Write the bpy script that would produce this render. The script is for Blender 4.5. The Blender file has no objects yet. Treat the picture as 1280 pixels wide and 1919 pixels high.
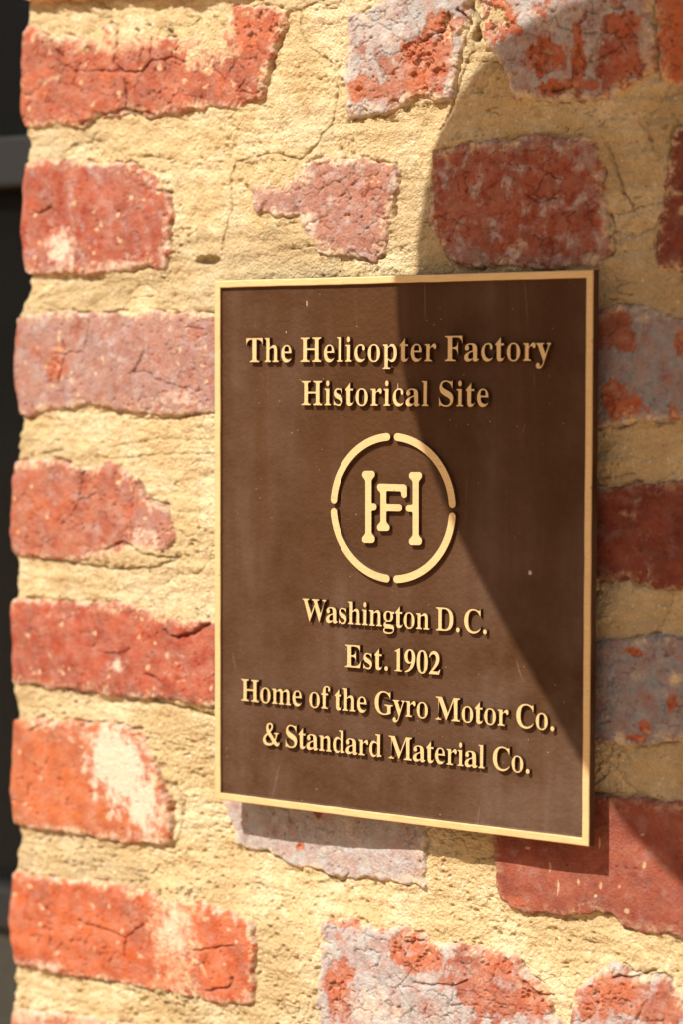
import bpy, math, json, time
import numpy as np
from mathutils import Vector, Matrix

T0 = time.time()
scene = bpy.context.scene
COL = scene.collection

# ------------------------------------------------------------------ camera
# axes: x = right along the wall, z = up, -y = out of the wall. The plaque's face lies on y = 0,
# the mean plane of the wall on y = +0.016.
cam_data = bpy.data.cameras.new('camera')
cam_data.sensor_fit = 'HORIZONTAL'
cam_data.sensor_width = 24.0
cam_data.lens = 4420 * 24.0 / 1280
cam_data.clip_start = 0.02
cam_data.clip_end = 200.0
cam = bpy.data.objects.new('camera', cam_data)
COL.objects.link(cam)
R = ((0.8246517, 0.0022658, -0.5656364), (0.0320300, -0.9985745, 0.0426970), (-0.5647333, -0.0533275, -0.8235487))
def axis(r):                      # (u, v, n) -> world (x, y, z)
    return Vector((r[0], -r[2], r[1]))
X, Yd, Zf = axis(R[0]), axis(R[1]), axis(R[2])
mat = Matrix((X, -Yd, -Zf)).transposed().to_4x4()
mat.translation = Vector((0.7192984, -1.0987961, 0.0914473))
cam.matrix_world = mat
cam_data.dof.use_dof = True
cam_data.dof.focus_distance = 1.315
cam_data.dof.aperture_fstop = 4.5
scene.camera = cam

# ------------------------------------------------------------------ daylight
SUN_TRAVEL = Vector((0.16, 1.0, -1.05)).normalized()
sun_to = -SUN_TRAVEL
elev = math.asin(sun_to.z)
azim = math.atan2(sun_to.x, sun_to.y)
world = bpy.data.worlds.new('World')
scene.world = world
world.use_nodes = True
wn = world.node_tree
wn.nodes.clear()
sky = wn.nodes.new('ShaderNodeTexSky')
sky.sky_type = 'NISHITA'
sky.sun_disc = False
sky.sun_elevation = elev
sky.sun_rotation = azim
sky.air_density = 0.7
sky.dust_density = 4.0
sky.ozone_density = 0.3
bg = wn.nodes.new('ShaderNodeBackground')
bg.inputs['Strength'].default_value = 0.05
wo = wn.nodes.new('ShaderNodeOutputWorld')
wn.links.new(sky.outputs[0], bg.inputs[0])
wn.links.new(bg.outputs[0], wo.inputs[0])
sun_data = bpy.data.lights.new('sun', 'SUN')
sun_data.energy = 4.8
sun_data.angle = math.radians(0.45)
sun_data.color = (1.0, 0.94, 0.84)
sun = bpy.data.objects.new('sun', sun_data)
sun.rotation_euler = SUN_TRAVEL.to_track_quat('-Z', 'Y').to_euler()
COL.objects.link(sun)
scene.view_settings.view_transform = 'Standard'
scene.view_settings.look = 'None'
scene.view_settings.exposure = 0.40
scene.view_settings.gamma = 1.0
scene.cycles.use_denoising = True
scene.cycles.max_bounces = 6

# ------------------------------------------------------------------ object helpers
def link(o, parent=None, label=None, cat=None, group=None, kind=None):
    COL.objects.link(o)
    if parent is not None: o.parent = parent
    if label: o['label'] = label
    if cat: o['category'] = cat
    if group: o['group'] = group
    if kind: o['kind'] = kind
    return o
def empty(name, loc, **k):
    o = bpy.data.objects.new(name, None)
    o.location = loc
    o.empty_display_size = 0.05
    return link(o, **k)
def mesh_obj(name, verts, faces, mats, parent=None, mi=None, smooth=False, **k):
    me = bpy.data.meshes.new(name)
    me.from_pydata([tuple(v) for v in verts], [], [tuple(f) for f in faces])
    for m in (mats if isinstance(mats, (list, tuple)) else [mats]): me.materials.append(m)
    if mi is not None: me.polygons.foreach_set('material_index', mi)
    if smooth: me.polygons.foreach_set('use_smooth', [True] * len(me.polygons))
    me.update()
    o = bpy.data.objects.new(name, me)
    if parent is not None:                       # verts are given in world space
        for v in me.vertices: v.co = v.co - parent.location
    return link(o, parent, **k)
def box(x0, x1, y0, y1, z0, z1, b=0.0):
    """a box with chamfered edges of size b"""
    import bmesh
    bm = bmesh.new()
    bmesh.ops.create_cube(bm, size=1)
    for v in bm.verts:
        v.co = Vector(((x0 + x1) / 2 + v.co.x * (x1 - x0), (y0 + y1) / 2 + v.co.y * (y1 - y0), (z0 + z1) / 2 + v.co.z * (z1 - z0)))
    if b: bmesh.ops.bevel(bm, geom=bm.edges[:], offset=b, segments=2, affect='EDGES', profile=0.5)
    bm.verts.index_update()
    vs = [v.co.copy() for v in bm.verts]; fs = [[v.index for v in f.verts] for f in bm.faces]
    bm.free()
    return vs, fs

# ------------------------------------------------------------------ material helpers
class N:
    def __init__(s, name):
        s.m = bpy.data.materials.new(name); s.m.use_nodes = True; s.t = s.m.node_tree
        s.b = s.t.nodes['Principled BSDF']
        s.co = s.t.nodes.new('ShaderNodeTexCoord').outputs['Object']
    def new(s, kind, **k):
        n = s.t.nodes.new(kind)
        for a, v in k.items(): setattr(n, a, v)
        return n
    def put(s, sock, v):
        if isinstance(v, bpy.types.NodeSocket): s.t.links.new(v, sock)
        else: sock.default_value = v
    def noise(s, scale, detail=4, rough=0.55, vec=None, dist=0.0):
        n = s.new('ShaderNodeTexNoise'); n.inputs['Scale'].default_value = scale
        n.inputs['Detail'].default_value = detail; n.inputs['Roughness'].default_value = rough
        n.inputs['Distortion'].default_value = dist
        s.put(n.inputs['Vector'], vec or s.co); return n.outputs['Fac']
    def voro(s, scale, feature='F1', vec=None):
        n = s.new('ShaderNodeTexVoronoi', feature=feature); n.inputs['Scale'].default_value = scale
        s.put(n.inputs['Vector'], vec or s.co); return n.outputs['Distance']
    def ramp(s, f, a, b, lo=0.0, hi=1.0):
        n = s.new('ShaderNodeMapRange', clamp=True)
        s.put(n.inputs['Value'], f); n.inputs['From Min'].default_value = a; n.inputs['From Max'].default_value = b
        n.inputs['To Min'].default_value = lo; n.inputs['To Max'].default_value = hi
        return n.outputs[0]
    def math(s, op, a, b=0.0):
        n = s.new('ShaderNodeMath', operation=op); s.put(n.inputs[0], a); s.put(n.inputs[1], b); return n.outputs[0]
    def mix(s, f, a, b, blend='MIX'):
        n = s.new('ShaderNodeMix', data_type='RGBA', blend_type=blend)
        s.put(n.inputs[0], f)
        s.put(n.inputs[6], a if isinstance(a, bpy.types.NodeSocket) else (*a, 1))
        s.put(n.inputs[7], b if isinstance(b, bpy.types.NodeSocket) else (*b, 1))
        return n.outputs[2]
    def scaled(s, v):
        n = s.new('ShaderNodeMapping'); n.inputs['Scale'].default_value = v; s.put(n.inputs[0], s.co); return n.outputs[0]
    def bump(s, h, dist, strength=1.0, prev=None):
        n = s.new('ShaderNodeBump'); n.inputs['Distance'].default_value = dist; n.inputs['Strength'].default_value = strength
        s.put(n.inputs['Height'], h)
        if prev is not None: s.put(n.inputs['Normal'], prev)
        return n.outputs[0]
    def out(s, base=None, rough=None, metal=None, normal=None, spec=None):
        if base is not None: s.put(s.b.inputs['Base Color'], base if isinstance(base, bpy.types.NodeSocket) else (*base, 1))
        if rough is not None: s.put(s.b.inputs['Roughness'], rough)
        if metal is not None: s.put(s.b.inputs['Metallic'], metal)
        if spec is not None: s.put(s.b.inputs['Specular IOR Level'], spec)
        if normal is not None: s.put(s.b.inputs['Normal'], normal)
        return s.m

# masonry: the colour of each point (limewash, spalls, dust, kiln skin) is kept on the mesh as 'pigment'
def masonry(name, grain_scale, bump_mm, lo, hi, spec=0.25):
    n = N(name)
    at = n.new('ShaderNodeAttribute', attribute_name='pigment')
    g = n.noise(grain_scale, 5, 0.65)
    g2 = n.noise(grain_scale * 3.1, 3, 0.6)
    v = n.voro(grain_scale * 1.1)
    tone = n.ramp(n.math('ADD', n.math('MULTIPLY', g, 0.6), n.math('MULTIPLY', g2, 0.4)), 0.3, 0.7, lo, hi)
    col = n.mix(1.0, at.outputs['Color'], n.math('ADD', tone, 0.0), 'MULTIPLY')
    h = n.math('ADD', n.math('MULTIPLY', g, 1.0), n.math('ADD', n.math('MULTIPLY', g2, 0.5), n.math('MULTIPLY', v, -0.5)))
    return n.out(col, 0.9, 0.0, n.bump(h, bump_mm / 1000.0), spec)
M_MORTAR = masonry('lime_mortar', 640.0, 1.5, 0.76, 1.20, 0.12)
M_BRICK = masonry('handmade_brick', 560.0, 0.7, 0.76, 1.22, 0.2)

def gold():
    n = N('brushed_bronze')
    streak = n.noise(1.0, 3, 0.6, n.scaled((120.0, 900.0, 3200.0)))
    fine = n.noise(900.0, 3, 0.6)
    col = n.mix(n.ramp(streak, 0.3, 0.7), (0.66, 0.46, 0.205), (0.82, 0.60, 0.31))
    tarn = n.ramp(n.noise(38.0, 5, 0.65), 0.45, 0.75, 0.0, 0.5)
    col = n.mix(tarn, col, (0.62, 0.39, 0.17))
    spot = n.ramp(n.noise(260.0, 2, 0.5), 0.70, 0.76)
    col = n.mix(n.math('MULTIPLY', spot, 0.6), col, (0.25, 0.13, 0.05))
    return n.out(col, n.ramp(streak, 0.3, 0.7, 0.42, 0.58), 0.35, n.bump(n.math('ADD', streak, n.math('MULTIPLY', fine, 0.5)), 0.00008), 0.5)
def brown():
    n = N('brown_leatherette_enamel')
    sp = n.new('ShaderNodeSeparateXYZ'); n.put(sp.inputs[0], n.co)
    height = sp.outputs['Z']
    leather = n.noise(420.0, 3, 0.55)
    peel = n.voro(250.0, 'SMOOTH_F1')
    h = n.math('ADD', n.math('MULTIPLY', leather, 1.0), n.math('MULTIPLY', peel, 0.5))
    big = n.noise(17.0, 5, 0.62)
    fine = n.noise(120.0, 5, 0.7)
    # rain-washed dust: vertical runs, more of it low on the field
    streak = n.noise(1.0, 5, 0.65, n.scaled((26.0, 8.0, 2.0)), 0.8)
    film = n.math('MULTIPLY', n.ramp(streak, 0.46, 0.68), n.ramp(big, 0.38, 0.62))
    low = n.ramp(height, 0.23, 0.0, 0.0, 0.5)
    film = n.math('ADD', n.math('MULTIPLY', film, 0.4), n.math('MULTIPLY', n.ramp(n.math('ADD', big, n.math('MULTIPLY', fine, 0.35)), 0.50, 0.88), low))
    col = n.mix(n.ramp(big, 0.3, 0.7), (0.055, 0.0215, 0.0065), (0.080, 0.0335, 0.0110))
    col = n.mix(n.ramp(fine, 0.35, 0.7, 0.0, 0.35), col, (0.068, 0.030, 0.011))
    col = n.mix(film, col, (0.14, 0.09, 0.065))
    speck = n.ramp(n.voro(190.0), 0.03, 0.09, 1.0, 0.0)
    pick = n.ramp(n.noise(45.0, 2, 0.6), 0.58, 0.64)
    col = n.mix(n.math('MULTIPLY', n.math('MULTIPLY', speck, pick), 0.6), col, (0.5, 0.4, 0.3))
    # hairline scratches
    w = n.new('ShaderNodeTexWave', wave_type='BANDS'); w.inputs['Scale'].default_value = 9.0; w.inputs['Distortion'].default_value = 9.0
    w.inputs['Detail'].default_value = 2.0; w.inputs['Detail Scale'].default_value = 0.7; n.put(w.inputs['Vector'], n.co)
    scr = n.math('MULTIPLY', n.ramp(w.outputs['Fac'], 0.9985, 1.0), n.ramp(n.noise(30.0, 2, 0.6), 0.60, 0.68))
    col = n.mix(n.math('MULTIPLY', scr, 0.22), col, (0.35, 0.26, 0.2))
    return n.out(col, n.ramp(n.math('ADD', n.math('MULTIPLY', leather, .5), n.math('MULTIPLY', big, .5)), 0.35, 0.65, 0.47, 0.62), 0.0, n.bump(h, 0.00055), 0.15)
M_GOLD = gold()
M_BROWN = brown()
def plain(name, c, r, bump=0.0, scale=200.0, metal=0.0):
    n = N(name)
    f = n.noise(scale, 4, 0.6)
    col = n.mix(n.ramp(f, 0.3, 0.7), tuple(x * 0.8 for x in c), tuple(x * 1.2 for x in c))
    return n.out(col, r, metal, n.bump(f, bump) if bump else None)
M_FRAME = plain('weathered_dark_paint', (0.0065, 0.0062, 0.0066), 0.8, 0.0002)
M_SASH = plain('grey_green_paint', (0.028, 0.029, 0.023), 0.55, 0.0002)
M_WIRE = plain('insect_screen_wire', (0.008, 0.008, 0.007), 0.5)
M_CASTER = plain('cream_caster_paint', (0.42, 0.34, 0.24), 0.5, 0.0002)  # pale paint for the added panel that casts the curved shadow
M_STEEL = plain('dull_steel', (0.25, 0.24, 0.22), 0.5, 0.0, 200.0, 0.8)
def glass_mat():
    n = N('dark_window_glass')
    return n.out((0.006, 0.007, 0.0065), n.ramp(n.noise(40.0), 0.3, 0.7, 0.12, 0.2), 0.0, None, 0.3)
M_GLASS = glass_mat()
def paving_mat():
    n = N('warm_paving')
    v = n.voro(5.0, 'DISTANCE_TO_EDGE')
    c = n.mix(n.noise(6.0), (0.50, 0.29, 0.135), (0.58, 0.35, 0.17))
    c = n.mix(n.ramp(v, 0.0, 0.05, 0.5, 0.0), c, (0.3, 0.2, 0.12))
    return n.out(c, 0.9, 0.0, n.bump(n.noise(60.0), 0.003))
M_PAVE = paving_mat()

# ---- outlines of the bricks, wall corner, cracks and patches, measured on the wall (mm)
BRICKS = {
    0: [[-420, 398.4], [-98.6, 382.2], [-102.4, 322.0], [-145.4, 323.5], [-202.5, 326.8], [-240.6, 329.0], [-279.9, 330.5]],
    1: [[-420, 303.7], [-280.0, 314.1], [-264.6, 307.6], [-227.9, 303.3], [-218.1, 311.2], [-206.8, 302.2], [-181.9, 301.5], [-159.5, 297.8], [-129.6, 302.2], [-121.7, 313.3], [-83.3, 309.0], [-88.9, 295.8], [-96.6, 274.9], [-102.3, 258.4], [-121.8, 254.4], [-161.6, 254.4], [-182.0, 251.9], [-204.8, 255.6], [-223.8, 255.8], [-236.7, 250.1], [-273.7, 252.3], [-420, 255.3]],
    2: [[-420, 228.5], [-258.4, 230.7], [-223.9, 227.3], [-200.7, 227.0], [-178.0, 214.1], [-170.6, 201.0], [-169.9, 175.5], [-175.6, 161.9], [-203.0, 161.3], [-237.1, 159.6], [-280.9, 160.7], [-420, 163.0]],
    3: [[-420, 132.7], [-281.1, 135.0], [-254.6, 137.6], [-220.1, 135.4], [-178.2, 136.3], [-137.6, 134.1], [-90.7, 132.1], [-88.7, 80.0], [-137.7, 76.5], [-166.0, 73.1], [-203.3, 74.4], [-233.1, 80.1], [-259.3, 76.2], [-281.5, 72.0], [-420, 73.5]],
    4: [[-420, 36.1], [-259.4, 45.6], [-242.0, 42.0], [-216.1, 43.8], [-197.2, 33.8], [-190.9, 22.6], [-172.3, 18.3], [-167.4, -0.9], [-178.5, -11.8], [-220.6, -15.2], [-242.3, -17.8], [-273.1, -17.5], [-420, -14.9]],
    5: [[-420, -46.7], [-268.8, -43.5], [-220.8, -42.6], [-178.6, -42.9], [-137.8, -48.4], [-90.5, -51.3], [-90.4, -103.2], [-137.8, -101.0], [-178.7, -99.7], [-221.0, -99.0], [-264.7, -98.9], [-420, -95.4]],
    6: [[-420, -129.1], [-273.7, -119.9], [-221.1, -116.6], [-194.7, -119.3], [-182.1, -138.6], [-173.0, -160.6], [-170.6, -186.6], [-204.2, -190.3], [-243.1, -188.6], [-420, -190.2]],
    7: [[-420, -223.1], [-265.3, -217.6], [-212.8, -216.3], [-179.0, -220.4], [-158.3, -219.8], [-137.9, -221.1], [-110.7, -226.3], [-107.1, -266.0], [-113.9, -277.3], [-146.1, -278.9], [-187.5, -277.8], [-243.5, -279.3], [-283.7, -278.9], [-420, -278.7]],
    8: [[-420, -315.3], [-261.4, -305.1], [-221.8, -303.1], [-195.2, -305.0], [-195.4, -365.9], [-420, -376.5]],
    9: [[-40.4, 300.8], [-24.1, 303.8], [-2.7, 309.3], [7.8, 323.0], [35.5, 320.3], [39.1, 296.8], [35.1, 276.9], [29.1, 254.0], [27.7, 248.3], [4.6, 251.3], [-16.7, 243.8], [-40.3, 243.1], [-42.9, 265.0]],
    10: [[43.0, 325.3], [149.4, 317.5], [151.6, 256.7], [140.8, 249.2], [125.1, 241.9], [105.9, 245.4], [92.9, 242.6], [66.5, 246.6], [63.7, 257.4], [56.2, 270.9], [46.0, 280.3]],
    11: [[153.7, 317.0], [209.6, 314.1], [210.4, 249.7], [167.1, 246.0], [157.2, 250.8], [152.9, 275.9]],
    12: [[-110.0, 209.3], [-98.4, 213.4], [-75.6, 219.1], [-60.5, 221.9], [-27.4, 220.2], [-10.1, 215.7], [-6.8, 203.1], [-10.4, 188.3], [-15.7, 167.6], [-23.6, 160.6], [-45.6, 164.9], [-64.2, 168.5], [-71.7, 177.0], [-75.5, 189.4], [-90.7, 189.0], [-107.7, 194.6]],
    13: [[16.0, 219.7], [36.1, 223.9], [66.6, 225.6], [96.3, 225.9], [116.4, 222.2], [121.6, 211.3], [124.8, 177.4], [129.7, 160.4], [116.3, 156.0], [80.4, 154.9], [36.5, 156.7], [23.7, 162.9], [16.6, 178.4], [14.7, 202.1]],
    14: [[163.3, 225.6], [210.7, 226.0], [211.7, 147.2], [168.1, 150.4], [154.2, 153.6], [153.2, 165.3], [156.4, 181.8], [159.8, 209.3]],
    15: [[80.7, 127.3], [121.3, 131.5], [141.9, 134.9], [169.9, 126.6], [211.9, 125.5], [212.6, 71.1], [170.5, 74.8], [142.5, 73.1], [123.5, 69.5], [81.1, 69.6]],
    16: [[81.4, 34.8], [122.2, 38.2], [146.0, 39.9], [170.8, 42.8], [213.0, 45.2], [213.7, -14.2], [171.5, -15.0], [151.3, -14.6], [140.2, -10.4], [81.7, -13.2]],
    17: [[82.0, -48.2], [123.0, -44.1], [156.2, -39.2], [214.0, -38.4], [214.7, -92.1], [172.3, -93.0], [150.6, -99.7], [121.8, -98.0], [82.4, -99.4]],
    18: [[53.8, -128.6], [123.7, -127.5], [147.7, -127.9], [215.0, -119.4], [216.0, -197.4], [173.5, -197.0], [156.9, -198.3], [135.0, -197.5], [129.1, -191.1], [100.5, -196.5], [80.8, -198.5], [64.5, -197.4], [57.2, -188.7], [54.6, -158.9]],
    19: [[-143.9, -127.0], [-59.8, -130.3], [13.6, -132.5], [10.5, -158.9], [10.7, -191.2], [-9.5, -192.1], [-24.2, -190.8], [-47.6, -194.6], [-86.5, -191.1], [-106.0, -185.4], [-127.8, -184.0], [-134.6, -163.2]],
    20: [[-59.6, -221.2], [-44.5, -216.1], [-22.2, -217.8], [-0.4, -216.4], [14.0, -222.1], [49.2, -220.3], [69.8, -222.0], [80.0, -232.4], [90.1, -236.9], [98.6, -255.9], [98.8, -282.8], [-60.9, -301.8], [-61.0, -259.2]],
    21: [[112.6, -233.5], [119.8, -228.1], [132.6, -214.6], [142.3, -222.8], [161.2, -220.1], [168.2, -225.3], [180.1, -234.4], [216.4, -226.6], [217.0, -276.9], [105.5, -281.7], [106.2, -249.2]],
}
CORNER = [[-286.5, 331.8], [-289.8, 299.0], [-291.4, 266.0], [-285.8, 239.1], [-287.2, 222.5], [-291.5, 186.0], [-287.6, 165.8], [-286.3, 152.5], [-295.5, 132.5], [-298.4, 98.9], [-293.2, 68.6], [-295.1, 55.0], [-298.9, 31.3], [-301.8, -2.7], [-297.9, -23.0], [-300.3, -46.9], [-300.7, -98.2], [-298.6, -118.5], [-302.6, -166.9], [-296.8, -193.9], [-300.6, -221.9], [-304.1, -250.0], [-299.7, -277.1], [-302.2, -318.7]]
CRACKS = [
    ([[43.6, 287.8], [40.9, 280.8], [40.9, 275.0], [35.9, 268.1], [27.4, 245.4], [19.5, 232.7]], 2.2, 1.3),
    ([[-75.7, 306.8], [-75.7, 294.7], [-70.0, 285.1], [-60.7, 279.8], [-54.0, 274.8]], 1.6, 1.1),
    ([[-50.6, 264.0], [-50.2, 254.9], [-53.2, 241.5], [-64.3, 230.0], [-76.7, 221.6], [-86.9, 224.6], [-98.4, 226.4], [-121.8, 223.3], [-126.5, 214.8], [-124.9, 199.1], [-129.7, 183.6], [-132.8, 171.2]], 1.8, 1.1),
    ([[-241.0, 245.8], [-207.0, 230.9], [-165.7, 226.2], [-173.9, 223.4]], 1.0, 1.2),
    ([[-220.4, 53.6], [-178.3, 59.4], [-137.7, 59.1]], 0.8, 1.2),
    ([[-272.7, 48.4], [-257.2, 50.6]], 1.6, 1.6),
    ([[-224.7, 46.3], [-178.4, 49.7], [-129.7, 51.3]], 1.2, 1.2),
    ([[-187.1, -100.3], [-162.2, -102.9], [-137.8, -107.1]], 3.0, 2.0),
    ([[-282.7, -126.8], [-276.0, -124.2]], 1.8, 1.6),
    ([[-242.7, -120.0], [-225.4, -116.9], [-206.1, -118.3]], 1.4, 1.3),
    ([[-202.7, -119.0], [-196.4, -119.1]], 4, 2.2),
    ([[-189.2, -124.1], [-174.6, -124.8], [-160.2, -127.8]], 1.2, 1.2),
    ([[-171.4, -189.9], [-166.5, -179.6], [-164.4, -159.7], [-171.4, -150.6]], 1.8, 2.0),
    ([[-191.5, -189.9], [-170.6, -193.1]], 1.2, 2),
    ([[127.5, 160.4], [130.6, 167.4], [128.9, 175.9], [126.6, 183.0]], 1.6, 1.1),
    ([[130.2, 205.2], [135.7, 192.4], [139.9, 183.8]], 2.0, 1.2),
    ([[123.7, 219.6], [127.0, 211.0], [128.6, 205.9]], 1.6, 2),
    ([[147.2, 229.4], [149.8, 219.5]], 0.8, 1.2),
    ([[75.2, 195.0], [83.5, 190.4], [98.2, 192.0]], 1.4, 1.1),
    ([[-268.7, -18.3], [-242.3, -19.5], [-212.1, -21.7], [-178.5, -18.2], [-164.1, -12.1]], 2, 1.6),
    ([[-203.3, 71.1], [-166.0, 71.8], [-157.8, 73.2]], 1.2, 1.4),
    ([[-63.4, -193.4], [-50.2, -196.5], [-44.6, -191.1]], 2, 1.6),
    ([[-67.2, -200.1], [-52.1, -196.7]], 1.2, 1.6),
    ([[2.6, 304.4], [11.4, 306.8], [28.8, 304.1]], 1.2, 1.3),
    ([[-159.5, 311.0], [-149.4, 308.6], [-157.5, 304.5]], 1.4, 1.2),
    ([[-139.8, -50.4], [-151.9, -56.6], [-164.2, -60.6]], 4, 2.4),
    ([[-164.2, -60.6], [-170.4, -59.4], [-174.5, -56.4]], 2.5, 2),
    ([[-201.7, -69.5], [-210.2, -73.4], [-220.9, -73.1]], 1.4, 1.3),
    ([[-189.1, -84.1], [-178.7, -87.6], [-174.6, -92.2]], 2, 1.5),
    ([[-264.6, 305.3], [-260.3, 298.4], [-253.7, 294.6]], 1.8, 1.8),
    ([[-210.9, 305.8], [-211.0, 296.2], [-213.1, 286.7], [-206.8, 281.4], [-192.3, 279.4], [-184.0, 286.1], [-183.9, 298.8]], 2.4, 1.6),
    ([[-258.1, 291.7], [-245.1, 284.2], [-206.8, 281.4]], 1.4, 1.2),
    ([[-241.0, 251.3], [-223.8, 255.8], [-204.8, 257.8], [-182.0, 254.1]], 2.5, 2.2),
    ([[-204.8, 276.4], [-202.7, 263.4], [-204.8, 257.2]], 2.2, 1.6),
    ([[-184.0, 286.1], [-165.6, 286.3], [-157.5, 282.5]], 1.6, 1.3),
    ([[-232.9, 131.6], [-237.3, 112.0], [-263.5, 110.5]], 1.2, 1.2),
    ([[-259.2, 92.2], [-252.5, 112.1], [-254.7, 118.7]], 2.0, 1.4),
    ([[-203.3, 98.8], [-190.7, 100.4], [-178.3, 93.9], [-145.7, 87.6]], 1.3, 1.2),
    ([[-157.8, 125.8], [-143.6, 124.1]], 1.2, 1.2),
    ([[-190.7, 111.7], [-199.1, 98.8]], 1.6, 1.3),
    ([[-243.3, -243.7], [-221.6, -245.9], [-204.4, -248.6], [-206.6, -260.6]], 2.2, 1.5),
    ([[-204.4, -248.6], [-191.6, -238.6]], 1.6, 1.3),
    ([[-152.2, -249.7], [-135.9, -245.8], [-121.9, -242.3]], 1.8, 1.4),
    ([[-142.0, -272.7], [-125.9, -268.7], [-121.9, -261.7]], 2.4, 1.6),
    ([[39.1, 299.7], [44.3, 290.6], [41.9, 282.1]], 5, 3.2),
    ([[32.3, 297.4], [39.2, 289.6]], 3.5, 2),
    ([[-24.1, 296.4], [-9.7, 289.3]], 1.2, 1.1),
    ([[8.0, 281.9], [22.0, 286.7], [27.1, 295.0]], 2.2, 1.6),
    ([[90.9, 292.3], [95.8, 283.4], [104.0, 279.9]], 1.2, 1.2),
    ([[92.9, 249.7], [104.2, 250.3]], 2.5, 2.2),
    ([[-5.8, -218.7], [-0.3, -224.1], [10.5, -221.7]], 2.4, 1.6),
    ([[7.0, -246.1], [31.9, -243.9], [42.3, -240.3]], 1.8, 1.3),
    ([[132.7, -225.3], [148.6, -221.9], [156.5, -218.4]], 3, 2),
    ([[24.9, -258.7], [28.5, -266.9]], 1.2, 1.2),
    ([[78.4, -235.6], [85.1, -240.6], [95.2, -241.4]], 2.6, 2),
    ([[-276.2, 198.8], [-263.0, 201.6]], 2.2, 1.8),
    ([[-178.0, 208.3], [-169.8, 207.3]], 2.4, 2.0),
    ([[-246.5, 12.6], [-242.1, 19.4], [-229.1, 24.8]], 1.4, 1.3),
    ([[-242.1, 22.7], [-237.6, 39.4]], 1.8, 1.4),
    ([[-220.6, -9.6], [-207.8, -4.1], [-191.0, -11.6], [-166.1, -12.2]], 2.6, 2),
    ([[-197.2, 33.8], [-190.9, 22.6], [-172.3, 18.3]], 2, 1.5),
]
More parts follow.
